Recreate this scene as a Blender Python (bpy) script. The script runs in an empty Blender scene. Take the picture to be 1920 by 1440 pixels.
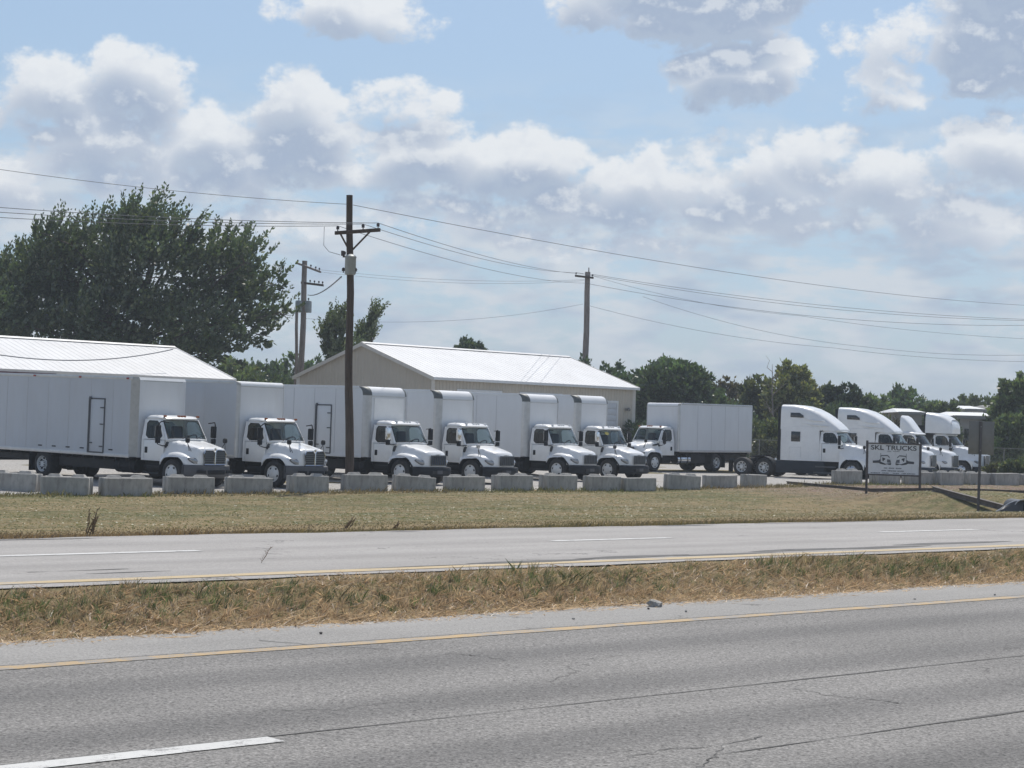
import bpy, bmesh, math, random
import numpy as np
from mathutils import Vector, Matrix

random.seed(7)
rng = np.random.default_rng(11)
sc = bpy.context.scene
COL = sc.collection
R = math.radians

# ------------------------------------------------------------------ camera
FPX = 3500.0                      # focal length in pixels of the 1920 wide photograph
HC = 2.03
HAZE = 0.0006                     # density of the air's haze per metre
PITCH, ROLL = math.atan(83.0 / FPX), math.atan(0.027)
cam_d = bpy.data.cameras.new('camera')
cam_d.sensor_width = 36.0
cam_d.lens = 36.0 * FPX / 1920.0
cam_d.clip_end = 9000
cam = bpy.data.objects.new('camera', cam_d)
COL.objects.link(cam)
cam.location = (0, 0, HC)
cam.matrix_world = (Matrix.Translation((0, 0, HC)) @ Matrix.Rotation(R(90) + PITCH, 4, 'X')
                    @ Matrix.Rotation(ROLL, 4, 'Z'))
sc.camera = cam
_m = cam.matrix_world.to_3x3()
CR, CU, CF = _m @ Vector((1, 0, 0)), _m @ Vector((0, 1, 0)), _m @ Vector((0, 0, -1))
CO = Vector((0, 0, HC))


def at(x, y, Z):
    """point seen at photo pixel x, y standing Z metres away"""
    return CO + Z * (CF + CR * ((x - 960) / FPX) - CU * ((y - 720) / FPX))


def on_z(x, y, z):
    d = CF + CR * ((x - 960) / FPX) - CU * ((y - 720) / FPX)
    return CO + d * ((z - HC) / d.z)


# ------------------------------------------------------------------ view
sc.view_settings.view_transform = 'Standard'
sc.view_settings.look = 'None'
sc.view_settings.exposure = 0.0
sc.view_settings.gamma = 1.0
sc.view_settings.use_curve_mapping = False

# ------------------------------------------------------------------ sun
SUN_EL, SUN_AZ = 60.0, 14.0       # azimuth from +Y (view direction) towards +X
sd = bpy.data.lights.new('sun', 'SUN')
sd.energy = 4.0
sd.angle = R(0.53)
sd.color = (1.0, 0.955, 0.88)
so = bpy.data.objects.new('sun', sd)
COL.objects.link(so)
sv = Vector((math.sin(R(SUN_AZ)) * math.cos(R(SUN_EL)), math.cos(R(SUN_AZ)) * math.cos(R(SUN_EL)), math.sin(R(SUN_EL))))
so.rotation_euler = (-sv).to_track_quat('-Z', 'Y').to_euler()
so.location = (0, 0, 60)


# ------------------------------------------------------------------ node helpers
class NT:
    def __init__(s, tree):
        s.t = tree

    def n(s, typ, **kw):
        nd = s.t.nodes.new(typ)
        for k, v in kw.items():
            setattr(nd, k, v)
        return nd

    def put(s, sock, v):
        if v is None:
            return
        if hasattr(v, 'is_output') or isinstance(v, bpy.types.NodeSocket):
            s.t.links.new(v, sock)
        else:
            sock.default_value = v

    def m(s, op, a, b=None, c=None, clamp=False):
        nd = s.n('ShaderNodeMath', operation=op, use_clamp=clamp)
        s.put(nd.inputs[0], a)
        s.put(nd.inputs[1], b)
        s.put(nd.inputs[2], c)
        return nd.outputs[0]

    def vm(s, op, a, b=None, scale=None):
        nd = s.n('ShaderNodeVectorMath', operation=op)
        s.put(nd.inputs[0], a)
        s.put(nd.inputs[1], b)
        if scale is not None:
            s.put(nd.inputs['Scale'], scale)
        return nd.outputs['Value'] if op in ('LENGTH', 'DOT_PRODUCT') else nd.outputs[0]

    def noise(s, vec, scale, detail=4, rough=0.55, dist=0.0, out='Fac'):
        nd = s.n('ShaderNodeTexNoise')
        s.put(nd.inputs['Vector'], vec)
        s.put(nd.inputs['Scale'], scale)
        nd.inputs['Detail'].default_value = detail
        nd.inputs['Roughness'].default_value = rough
        nd.inputs['Distortion'].default_value = dist
        return nd.outputs[out]

    def ss(s, v, lo, hi, a=0.0, b=1.0):
        nd = s.n('ShaderNodeMapRange', interpolation_type='SMOOTHSTEP')
        s.put(nd.inputs[0], v)
        s.put(nd.inputs[1], lo)
        s.put(nd.inputs[2], hi)
        s.put(nd.inputs[3], a)
        s.put(nd.inputs[4], b)
        return nd.outputs[0]

    def mix(s, f, a, b, mode='MIX'):
        nd = s.n('ShaderNodeMix', data_type='RGBA', blend_type=mode)
        s.put(nd.inputs[0], f)
        for i, v in ((6, a), (7, b)):
            if isinstance(v, (tuple, list)) and len(v) == 3:
                v = (*v, 1)
            s.put(nd.inputs[i], v)
        return nd.outputs[2]

    def sep(s, v):
        nd = s.n('ShaderNodeSeparateXYZ')
        s.put(nd.inputs[0], v)
        return nd.outputs

    def comb(s, x, y, z):
        nd = s.n('ShaderNodeCombineXYZ')
        for i, v in enumerate((x, y, z)):
            s.put(nd.inputs[i], v)
        return nd.outputs[0]


# ------------------------------------------------------------------ world: clear sky and fair-weather cumulus
world = bpy.data.worlds.new('World')
sc.world = world
world.use_nodes = True
wt = world.node_tree
wt.nodes.clear()
W = NT(wt)
sky = W.n('ShaderNodeTexSky', sky_type='NISHITA')
sky.sun_disc = False
sky.sun_elevation = R(SUN_EL)
sky.sun_rotation = R(SUN_AZ)
sky.altitude = 300
sky.air_density = 1.0
sky.dust_density = 1.6
sky.ozone_density = 1.0


def px_cloud(x, y):
    return (x - 960) / FPX, (803 + 0.027 * (x - 960) - y) / FPX


# cumulus masses: photo x, y of the middle, half width, height above, depth below, strength
CL = [(250, 160, 90, 62, 75, 1.0), (110, 190, 110, 50, 70, .85), (200, 250, 150, 50, 90, .85), (540, 240, 105, 75, 90, 1.1),
      (400, 265, 95, 55, 70, 1.0), (470, 310, 200, 40, 70, .85), (640, 40, 130, 60, 40, .9), (750, 190, 95, 38, 34, .8),
      (800, 290, 105, 62, 60, 1.1), (960, 320, 170, 58, 60, 1.05), (1140, 335, 130, 45, 60, .9), (1100, 30, 85, 80, 50, .95),
      (1290, 35, 190, 60, 55, 1.2), (1370, 155, 120, 62, 42, 1.15), (1450, 130, 65, 55, 40, 1.0), (1640, 185, 75, 55, 42, .85), (1850, 110, 120, 110, 70, 1.2),
      (1800, 180, 50, 22, 26, .75), (1530, 290, 80, 50, 60, .75), (1365, 325, 75, 35, 50, .8), (1560, 375, 260, 60, 60, .8),
      (1860, 320, 170, 70, 70, .85), (1650, 90, 120, 50, 40, .55), (30, 380, 90, 45, 50, .75), (480, 410, 90, 28, 30, .55),
      (600, 420, 70, 25, 30, .55), (60, 330, 100, 30, 40, .6), (860, 400, 160, 45, 40, .6), (1300, 400, 220, 50, 50, .65),
      (1760, 430, 200, 50, 50, .6), (1080, 450, 200, 40, 40, .5), (-40, 240, 60, 55, 60, .8),
      (1330, -45, 230, 70, 70, 1.25), (1890, -10, 130, 110, 90, 1.3), (1480, 340, 330, 60, 90, .8), (1050, 365, 260, 45, 60, .8), (330, 330, 260, 40, 50, .7)]

dg = bpy.data.node_groups.new('cloud_field', 'ShaderNodeTree')
dg.interface.new_socket('P', in_out='INPUT', socket_type='NodeSocketVector')
dg.interface.new_socket('D', in_out='OUTPUT', socket_type='NodeSocketFloat')
dg.interface.new_socket('S', in_out='OUTPUT', socket_type='NodeSocketFloat')
D = NT(dg)
gi = D.n('NodeGroupInput')
go = D.n('NodeGroupOutput')
P0 = gi.outputs[0]
wr = D.noise(P0, 26.0, 2, 0.55, out='Color')
Pw = D.vm('ADD', P0, D.vm('SCALE', D.vm('SUBTRACT', wr, (0.5, 0.5, 0.5)), scale=0.020))


def vma(a, b, c):
    nd = D.n('ShaderNodeVectorMath', operation='MULTIPLY_ADD')
    D.put(nd.inputs[0], a)
    nd.inputs[1].default_value = b
    nd.inputs[2].default_value = c
    return nd.outputs[0]


acc = None
for (cx, cy, rx, ru, rd, am) in CL:
    a0, e0 = px_cloud(cx, cy + (rd - ru) * 0.35)
    sx, sy = FPX / rx, FPX / (0.55 * ru + 0.45 * rd)
    w = vma(Pw, (sx, sy, 0.0), (-a0 * sx, -e0 * sy, 0.0))
    q = D.vm('DOT_PRODUCT', w, w)
    v = D.m('MULTIPLY_ADD', q, -0.62 * am, am)
    acc = v if acc is None else D.m('MAXIMUM', acc, v)
acc = D.m('MAXIMUM', acc, -0.75)
# the rest of the sky carries the same kind of cloud, from a large even pattern
far = D.m('MULTIPLY', D.m('SUBTRACT', D.noise(P0, 5.5, 1, 0.5), 0.55), 6.0)
ax, ay, _az = D.sep(P0)
inx = D.m('MULTIPLY', D.ss(D.m('ABSOLUTE', ax), 0.28, 0.36), 1.0)
iny = D.ss(ay, 0.235, 0.30)
outm = D.m('MAXIMUM', inx, iny)
far = D.m('MINIMUM', D.m('MAXIMUM', far, -0.75), 1.1)
acc = D.m('ADD', D.m('MULTIPLY', acc, D.m('SUBTRACT', 1.0, outm)), D.m('MULTIPLY', far, outm))
fb = D.noise(D.vm('MULTIPLY', P0, (1, 1.25, 1)), 38.0, 8, 0.60)
fb2 = D.noise(D.vm('MULTIPLY', P0, (1, 1.2, 1)), 15.0, 2, 0.5)
smooth = D.m('ADD', D.m('MULTIPLY', acc, 0.80), D.m('MULTIPLY', D.m('SUBTRACT', fb2, 0.5), 0.9))
dens = D.m('ADD', smooth, D.m('MULTIPLY', D.m('SUBTRACT', fb, 0.5), 2.3))
dg.links.new(dens, go.inputs[0])
dg.links.new(smooth, go.inputs[1])

tc = W.n('ShaderNodeTexCoord')
vx, vy, vz = W.sep(W.vm('NORMALIZE', tc.outputs['Generated']))
az = W.m('ARCTAN2', vx, vy)
el = W.m('ARCSINE', vz)
Pc = W.comb(az, el, 0.0)


def cfield(p):
    g = W.n('ShaderNodeGroup')
    g.node_tree = dg
    W.put(g.inputs[0], p)
    return g.outputs


d0 = cfield(Pc)[0]
d1 = cfield(W.vm('ADD', Pc, (0.002, 0.007, 0)))[0]
s2 = cfield(W.vm('ADD', Pc, (0.003, 0.018, 0)))[1]
alpha = W.ss(d0, 0.02, 0.46)
# light falls from above: thick cloud overhead darkens what lies under it; billows catch the light on top
shade = W.ss(W.m('MULTIPLY_ADD', d0, 0.12, s2), -0.02, 0.85)
relief = W.m('SUBTRACT', d0, d1)
ccol = W.mix(shade, (0.80, 0.83, 0.87), (0.39, 0.47, 0.61))
ccol = W.mix(W.ss(relief, 0.0, 0.42, 0.0, 0.5), ccol, (0.90, 0.92, 0.93))
ccol = W.mix(W.ss(relief, 0.0, -0.40, 0.0, 0.35), ccol, (0.50, 0.58, 0.68))
# thin veil of broken cloud low in the sky
veil_n = W.noise(W.vm('MULTIPLY', Pc, (1, 2.6, 1)), 26.0, 6, 0.6)
veil_b = W.ss(el, 0.005, 0.05, 0.25, 1.0)
veil_t = W.ss(el, 0.10, 0.20, 1.0, 0.0)
veil = W.m('MULTIPLY', W.m('MULTIPLY', W.ss(veil_n, 0.36, 0.58), veil_t), W.m('MULTIPLY', veil_b, 0.9))
veil_d = W.ss(W.noise(W.vm('MULTIPLY', Pc, (1, 3.0, 1)), 15.0, 3, 0.5), 0.42, 0.66)
veil_c = W.mix(veil_d, (0.66, 0.71, 0.77), (0.44, 0.53, 0.66))
hz = W.ss(el, 0.0, 0.55, 1.0, 0.0)
SKYS = 0.12
clear = W.vm('SCALE', sky.outputs[0], scale=SKYS)
clear = W.mix(W.m('MULTIPLY', hz, 0.62), clear, (0.345, 0.515, 0.72))
c1 = W.mix(veil, clear, veil_c)
lowmix = W.ss(el, 0.0, 0.12, 0.5, 1.0)
c2 = W.mix(W.m('MULTIPLY', alpha, W.m('MULTIPLY', lowmix, 0.93)), c1, ccol)
bg = W.n('ShaderNodeBackground')
W.put(bg.inputs[0], c2)
bg.inputs[1].default_value = 1.0
wo = W.n('ShaderNodeOutputWorld')
wt.links.new(bg.outputs[0], wo.inputs[0])
world.cycles.sampling_method = 'NONE'
sc.cycles.max_bounces = 6
sc.cycles.diffuse_bounces = 3
sc.cycles.transparent_max_bounces = 12


# ------------------------------------------------------------------ materials
MATS = {}


def mat(name, col, rough=0.6, metal=0.0, var=0.12, vscale=3.0, dirt=0.0, dirtcol=(0.12, 0.10, 0.08), bump=0.0, bscale=60.0,
        spec=0.5, coat=0.0, stretch=(1, 1, 1)):
    if name in MATS:
        return MATS[name]
    m = bpy.data.materials.new(name)
    m.use_nodes = True
    t = NT(m.node_tree)
    b = m.node_tree.nodes['Principled BSDF']
    tcn = t.n('ShaderNodeTexCoord')
    v = t.vm('MULTIPLY', tcn.outputs['Object'], stretch)
    nz = t.noise(v, vscale, 5, 0.6)
    lo = tuple(c * (1 - var) for c in col)
    hi = tuple(min(1, c * (1 + var)) for c in col)
    c = t.mix(t.ss(nz, 0.25, 0.75), lo, hi)
    if dirt > 0:
        if stretch[2] < 1:       # rain streaks running down
            sk = t.noise(t.vm('MULTIPLY', tcn.outputs['Object'], (1, 1, 0.06)), 7.0, 4, 0.6)
            c = t.mix(t.m('MULTIPLY', t.ss(sk, 0.5, 0.8), dirt * 1.2), c, dirtcol)
        dn = t.noise(v, vscale * 2.7, 6, 0.65)
        c = t.mix(t.m('MULTIPLY', t.ss(dn, 0.45, 0.75), dirt), c, dirtcol)
    t.put(b.inputs['Base Color'], c)
    b.inputs['Roughness'].default_value = rough
    b.inputs['Metallic'].default_value = metal
    b.inputs['Specular IOR Level'].default_value = spec
    b.inputs['Coat Weight'].default_value = coat
    if bump > 0:
        bn = t.n('ShaderNodeBump')
        bn.inputs['Strength'].default_value = bump
        bn.inputs['Distance'].default_value = 0.02
        t.put(bn.inputs['Height'], t.noise(tcn.outputs['Object'], bscale, 3, 0.6))
        t.put(b.inputs['Normal'], bn.outputs[0])
    MATS[name] = m
    return m


def glass(name, tint=(0.55, 0.62, 0.62), see=0.55):
    m = bpy.data.materials.new(name)
    m.use_nodes = True
    t = NT(m.node_tree)
    m.node_tree.nodes.remove(m.node_tree.nodes['Principled BSDF'])
    out = m.node_tree.nodes['Material Output']
    tr = t.n('ShaderNodeBsdfTransparent')
    tr.inputs[0].default_value = (*[c * see for c in tint], 1)
    gl = t.n('ShaderNodeBsdfGlossy')
    gl.inputs['Roughness'].default_value = 0.02
    lw = t.n('ShaderNodeLayerWeight')
    lw.inputs[0].default_value = 0.5
    f = t.m('ADD', t.m('MULTIPLY', t.m('POWER', lw.outputs['Facing'], 5.0), 0.9), 0.05, clamp=True)
    mx = t.n('ShaderNodeMixShader')
    t.put(mx.inputs[0], f)
    t.t.links.new(tr.outputs[0], mx.inputs[1])
    t.t.links.new(gl.outputs[0], mx.inputs[2])
    t.t.links.new(mx.outputs[0], out.inputs[0])
    MATS[name] = m
    return m


def leafmat(name, trans=0.35, tint=(0.95, 1.0, 0.5)):
    m = bpy.data.materials.new(name)
    m.use_nodes = True
    t = NT(m.node_tree)
    m.node_tree.nodes.remove(m.node_tree.nodes['Principled BSDF'])
    out = m.node_tree.nodes['Material Output']
    at_ = t.n('ShaderNodeAttribute', attribute_name='Col')
    df = t.n('ShaderNodeBsdfDiffuse')
    tl = t.n('ShaderNodeBsdfTranslucent')
    gl = t.n('ShaderNodeBsdfGlossy')
    gl.inputs['Roughness'].default_value = 0.45
    gl.inputs[0].default_value = (1, 1, 1, 1)
    t.put(df.inputs[0], at_.outputs['Color'])
    t.put(tl.inputs[0], t.mix(1.0, at_.outputs['Color'], tint, 'MULTIPLY'))
    m1 = t.n('ShaderNodeMixShader')
    m1.inputs[0].default_value = trans
    t.t.links.new(df.outputs[0], m1.inputs[1])
    t.t.links.new(tl.outputs[0], m1.inputs[2])
    m2 = t.n('ShaderNodeMixShader')
    m2.inputs[0].default_value = 0.05
    t.t.links.new(m1.outputs[0], m2.inputs[1])
    t.t.links.new(gl.outputs[0], m2.inputs[2])
    t.t.links.new(m2.outputs[0], out.inputs[0])
    MATS[name] = m
    return m


M_WHITE = mat('truck_paint_white', (0.78, 0.79, 0.79), 0.28, var=0.03, dirt=0.05, dirtcol=(0.45, 0.42, 0.36), coat=0.4)
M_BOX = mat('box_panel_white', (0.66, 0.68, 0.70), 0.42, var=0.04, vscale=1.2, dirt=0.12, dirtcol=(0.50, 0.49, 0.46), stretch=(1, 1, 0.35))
M_BOXG = mat('box_panel_shade_tone', (0.47, 0.50, 0.54), 0.5, var=0.05, vscale=1.0, dirt=0.15, dirtcol=(0.42, 0.41, 0.38), stretch=(1, 1, 0.35))  # white panel in a deeper tone: shade on the sides put into the colour
M_SEAM = mat('panel_seam_strip', (0.44, 0.45, 0.47), 0.45, var=0.1)
M_ALU = mat('aluminium_trim', (0.52, 0.53, 0.54), 0.38, metal=0.6, var=0.08, dirt=0.15, dirtcol=(0.3, 0.29, 0.27))
M_BEIGE = mat('corner_panel_grey', (0.42, 0.42, 0.40), 0.5, var=0.08, dirt=0.2)
M_DKCAP = mat('dark_grey_corner_cap', (0.10, 0.11, 0.11), 0.5, var=0.2)
M_BLACK = mat('black_plastic', (0.016, 0.018, 0.022), 0.6, var=0.25, dirt=0.2, dirtcol=(0.05, 0.047, 0.043), spec=0.2)
M_NAVY = mat('dark_skirt_plastic', (0.022, 0.028, 0.038), 0.55, var=0.15, dirt=0.2, dirtcol=(0.06, 0.056, 0.05), spec=0.25)
M_BUMP = mat('grey_bumper_plastic', (0.075, 0.080, 0.090), 0.6, var=0.12, dirt=0.2, dirtcol=(0.16, 0.15, 0.13))
M_FRAME = mat('chassis_black', (0.018, 0.018, 0.02), 0.7, var=0.3, dirt=0.4, dirtcol=(0.06, 0.05, 0.04))
M_TYRE = mat('tyre_rubber', (0.022, 0.022, 0.023), 0.85, var=0.2, dirt=0.5, dirtcol=(0.075, 0.068, 0.058))
M_RIM = mat('white_wheel_steel', (0.62, 0.63, 0.63), 0.45, var=0.08, dirt=0.3, dirtcol=(0.3, 0.27, 0.22))
M_RIMA = mat('alloy_wheel', (0.6, 0.61, 0.62), 0.25, metal=0.85, var=0.08)
M_CHROME = mat('chrome', (0.72, 0.74, 0.76), 0.16, metal=1.0, var=0.05)
M_GRILLE = mat('grille_bars_silver', (0.16, 0.175, 0.19), 0.4, metal=0.6, var=0.1)
M_GRDARK = mat('grille_dark', (0.03, 0.035, 0.04), 0.5, var=0.2)
M_LAMP = mat('headlamp_lens', (0.32, 0.34, 0.36), 0.08, metal=0.35, var=0.15, vscale=14, coat=1.0)
M_AMBER = mat('amber_marker_lens', (0.30, 0.085, 0.02), 0.3, var=0.1)
M_RED = mat('red_marker_lens', (0.30, 0.02, 0.02), 0.3, var=0.1)
M_SEAT = mat('dark_interior_vinyl', (0.05, 0.055, 0.06), 0.7, var=0.15)
M_DASH = mat('dashboard_grey', (0.06, 0.063, 0.066), 0.6, var=0.15)
M_GLASS = glass('windscreen_glass', (0.78, 0.88, 0.88), 0.95)
M_SGLASS = glass('tinted_side_glass', (0.70, 0.80, 0.80), 0.85)
M_PGLASS = glass('side_glass_shade_tint', (0.60, 0.68, 0.68), 0.28)  # same glass tinted deeper on the viewed side, standing in for dim cab interior
M_DGLASS = mat('dark_sleeper_glass', (0.012, 0.014, 0.017), 0.06, var=0.1, coat=0.6)
M_YEL = mat('yellow_sticker_print', (0.55, 0.45, 0.09), 0.5, var=0.1)
M_CONC = mat('cast_concrete', (0.37, 0.36, 0.335), 0.9, var=0.22, vscale=2.2, dirt=0.5, dirtcol=(0.15, 0.142, 0.128), bump=0.6, bscale=22, stretch=(1, 1, 0.5))
M_WOODP = mat('creosoted_pole_wood', (0.085, 0.062, 0.048), 0.9, var=0.35, vscale=5, dirt=0.4, dirtcol=(0.03, 0.025, 0.022), bump=0.4, stretch=(4, 4, 0.35))
M_WOODG = mat('grey_weathered_pole_wood', (0.25, 0.215, 0.195), 0.9, var=0.3, vscale=5, dirt=0.3, dirtcol=(0.06, 0.05, 0.045), stretch=(4, 4, 0.35))
M_TRAFO = mat('transformer_grey_paint', (0.30, 0.33, 0.33), 0.5, var=0.1, dirt=0.2)
M_WIRE = mat('wire_aluminium_dark', (0.13, 0.14, 0.16), 0.5, var=0.1)
M_WIREP = mat('wire_aluminium_pale', (0.24, 0.26, 0.29), 0.5, var=0.1)
M_INSUL = mat('brown_porcelain', (0.05, 0.035, 0.03), 0.25, var=0.1)
M_TAN = mat('tan_metal_siding', (0.52, 0.47, 0.395), 0.55, var=0.05, vscale=0.4, dirt=0.08, dirtcol=(0.28, 0.25, 0.21))
M_TANL = mat('pale_tan_trim', (0.64, 0.61, 0.56), 0.5, var=0.05)
M_ROOF = mat('white_metal_roofing', (0.63, 0.635, 0.64), 0.45, var=0.06, vscale=0.5, dirt=0.3, dirtcol=(0.50, 0.49, 0.47))
M_TRIMW = mat('white_metal_trim', (0.70, 0.71, 0.71), 0.45, var=0.05)
M_MAROON = mat('maroon_fascia', (0.10, 0.02, 0.025), 0.5, var=0.15)
M_DOORW = mat('white_overhead_door_panel', (0.58, 0.60, 0.63), 0.5, var=0.05)
M_SIGNW = mat('faded_white_sign_board', (0.74, 0.76, 0.79), 0.55, var=0.07, vscale=2.0, dirt=0.12, dirtcol=(0.28, 0.28, 0.27))
M_SIGNK = mat('faded_black_sign_print', (0.065, 0.07, 0.08), 0.6, var=0.2, vscale=8)
M_SIGNG = mat('faded_grey_sign_print', (0.13, 0.14, 0.16), 0.6, var=0.2, vscale=8)
M_POST = mat('brown_sign_post', (0.085, 0.075, 0.075), 0.8, var=0.25, dirt=0.3)
M_STEEL = mat('galvanised_sign_back', (0.20, 0.20, 0.19), 0.55, metal=0.3, var=0.08, dirt=0.2, dirtcol=(0.2, 0.19, 0.17))
M_SPOST = mat('dull_steel_channel', (0.10, 0.095, 0.10), 0.6, metal=0.3, var=0.2)
M_BEAM = mat('rusty_steel_beam', (0.12, 0.105, 0.095), 0.8, var=0.3, dirt=0.5, dirtcol=(0.14, 0.10, 0.075))
M_CULV = mat('galvanised_culvert_steel', (0.07, 0.072, 0.075), 0.5, metal=0.4, var=0.15, dirt=0.3)
M_ROCK = mat('broken_concrete_lump', (0.33, 0.32, 0.30), 0.9, var=0.25, vscale=9, dirt=0.4, bump=0.6)
M_STRAW = mat('dead_weed_stalk', (0.19, 0.135, 0.085), 0.9, var=0.3)
M_BARK = mat('tree_bark', (0.075, 0.06, 0.05), 0.95, var=0.3, vscale=6, bump=0.5, bscale=20)
M_LEAF = leafmat('tree_leaves', 0.42)
M_GRASS = leafmat('grass_blades', 0.45, (1.0, 0.93, 0.78))
M_FARW = mat('far_building_wall', (0.33, 0.32, 0.30), 0.8, var=0.08, vscale=0.3)
M_FARG = mat('far_building_grey_wall', (0.22, 0.22, 0.21), 0.8, var=0.1, vscale=0.3)
M_CAR = mat('car_silver_paint', (0.30, 0.32, 0.34), 0.25, metal=0.5, var=0.05, coat=0.6)


# ------------------------------------------------------------------ mesh builder
class MB:
    def __init__(s):
        s.v, s.f = [], []

    def add(s, vs, fs):
        o = len(s.v)
        s.v += [tuple(p) for p in vs]
        s.f += [tuple(i + o for i in f) for f in fs]
        return s

    def box(s, x0, x1, y0, y1, z0, z1):
        return s.add([(x0, y0, z0), (x1, y0, z0), (x1, y1, z0), (x0, y1, z0), (x0, y0, z1), (x1, y0, z1), (x1, y1, z1), (x0, y1, z1)],
                     [(3, 2, 1, 0), (4, 5, 6, 7), (0, 1, 5, 4), (1, 2, 6, 5), (2, 3, 7, 6), (3, 0, 4, 7)])

    def grid(s, rows, wrap=False, flip=False):
        n = len(rows[0])
        vs = [p for r in rows for p in r]
        fs = []
        for i in range(len(rows) - 1):
            for j in range(n if wrap else n - 1):
                k = (j + 1) % n
                q = (i * n + j, i * n + k, (i + 1) * n + k, (i + 1) * n + j)
                fs.append(q[::-1] if flip else q)
        return s.add(vs, fs)

    def poly(s, pts, flip=False):
        i = tuple(range(len(pts)))
        return s.add(pts, [i[::-1] if flip else i])

    def prism(s, pts, off):
        """polygon pts (3D) extruded by vector off"""
        n = len(pts)
        off = Vector(off)
        a = [Vector(p) for p in pts]
        b = [p + off for p in a]
        fs = [tuple(range(n))[::-1], tuple(range(n, 2 * n))]
        for i in range(n):
            j = (i + 1) % n
            fs.append((i, j, j + n, i + n))
        return s.add(a + b, fs)

    def cyl(s, p0, p1, r0, r1=None, n=12, caps=True):
        r1 = r0 if r1 is None else r1
        p0, p1 = Vector(p0), Vector(p1)
        d = (p1 - p0).normalized()
        a = d.orthogonal().normalized()
        b = d.cross(a)
        vs = []
        for p, r in ((p0, r0), (p1, r1)):
            for i in range(n):
                t = 2 * math.pi * i / n
                vs.append(p + a * (r * math.cos(t)) + b * (r * math.sin(t)))
        fs = [(i, (i + 1) % n, n + (i + 1) % n, n + i) for i in range(n)]
        if caps:
            fs += [tuple(range(n))[::-1], tuple(range(n, 2 * n))]
        return s.add(vs, fs)

    def tube(s, pts, r, n=6):
        pts = [Vector(p) for p in pts]
        rows = []
        up = Vector((0, 0, 1))
        for i, p in enumerate(pts):
            d = (pts[min(i + 1, len(pts) - 1)] - pts[max(i - 1, 0)]).normalized()
            a = d.cross(up)
            a = a.normalized() if a.length > 1e-4 else d.orthogonal().normalized()
            b = d.cross(a)
            rr = r[i] if isinstance(r, (list, tuple)) else r
            rows.append([p + a * (rr * math.cos(2 * math.pi * k / n)) + b * (rr * math.sin(2 * math.pi * k / n)) for k in range(n)])
        s.grid(rows, wrap=True)
        o = len(s.v)
        s.f.append(tuple(range(o - n, o)))
        s.f.append(tuple(range(o - n * len(pts), o - n * len(pts) + n))[::-1])
        return s

    def lathe_y(s, prof, c=(0, 0, 0), n=28):
        """profile of (radius, y) turned about the Y axis"""
        rows = [[(c[0] + r * math.cos(2 * math.pi * k / n), c[1] + y, c[2] + r * math.sin(2 * math.pi * k / n)) for k in range(n)]
                for r, y in prof]
        return s.grid(rows, wrap=True)

    def lathe_z(s, prof, c=(0, 0, 0), n=20):
        rows = [[(c[0] + r * math.cos(2 * math.pi * k / n), c[1] + r * math.sin(2 * math.pi * k / n), c[2] + z) for k in range(n)]
                for r, z in prof]
        return s.grid(rows, wrap=True)

    def ring(s, outer, inner):
        n = len(outer)
        return s.add(list(outer) + list(inner), [(i, (i + 1) % n, n + (i + 1) % n, n + i) for i in range(n)])

    def mirror_y(s):
        n = len(s.v)
        s.v += [(x, -y, z) for x, y, z in s.v]
        s.f += [tuple(i + n for i in f)[::-1] for f in s.f]
        return s

    def mesh(s, name, bevel=0.0, angle=35, segs=2):
        me = bpy.data.meshes.new(name)
        me.from_pydata(s.v, [], s.f)
        bm = bmesh.new()
        bm.from_mesh(me)
        if bevel > 0:
            bmesh.ops.remove_doubles(bm, verts=bm.verts, dist=1e-5)
            bmesh.ops.recalc_face_normals(bm, faces=bm.faces)
            ed = [e for e in bm.edges if len(e.link_faces) == 2 and e.calc_face_angle(0) > R(30)]
            bmesh.ops.bevel(bm, geom=ed, offset=bevel, segments=segs, affect='EDGES', profile=0.5)
        else:
            bmesh.ops.recalc_face_normals(bm, faces=bm.faces)
        bm.to_mesh(me)
        bm.free()
        me.shade_smooth()
        me.set_sharp_from_angle(angle=R(angle))
        return me

    def build(s, name, material, parent=None, bevel=0.0, angle=35, segs=2):
        me = s.mesh(name, bevel, angle, segs)
        me.materials.append(material)
        return link(name, me, parent)


def link(name, me, parent=None):
    o = bpy.data.objects.new(name, me)
    COL.objects.link(o)
    if parent is not None:
        o.parent = parent
    return o


def tag(o, label=None, cat=None, group=None, kind=None):
    if label:
        o['label'] = label
    if cat:
        o['category'] = cat
    if group:
        o['group'] = group
    if kind:
        o['kind'] = kind
    return o


def empty(name, loc=(0, 0, 0), rz=0.0):
    o = bpy.data.objects.new(name, None)
    o.empty_display_size = 0.3
    COL.objects.link(o)
    o.location = loc
    o.rotation_euler = (0, 0, rz)
    return o


def lerp(a, b, t):
    return a + (b - a) * t


def sstep(a, b, x):
    t = np.clip((np.asarray(x, dtype=float) - a) / (b - a), 0, 1)
    return t * t * (3 - 2 * t)


# ------------------------------------------------------------------ terrain: t across the highway, u along it
TH = math.atan(3500.0 / 3940.0)
RU = (math.cos(TH), math.sin(TH))
RN = (-math.sin(TH), math.cos(TH))


def tu(X, Y):
    return X * RN[0] + Y * RN[1], X * RU[0] + Y * RU[1]


def xy(t, u):
    return t * RN[0] + u * RU[0], t * RN[1] + u * RU[1]


PT = [-4000, -60, 0, 15.2, 15.6, 16.5, 17.1, 17.4, 21.1, 25.0, 25.6, 28, 34, 44, 52, 55, 58, 75, 110, 200, 400, 4000]
PZ = [-6, -0.3, -0.02, -0.02, 0.0, 0.25, 0.323, 0.316, 0.24, 0.19, 0.185, 0.02, -0.22, -0.48, -0.53, -0.50, -0.42, -0.15, 0.1, 0.4, 0.8, 2.0]
_ph = rng.uniform(0, 6.28, 8)


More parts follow.
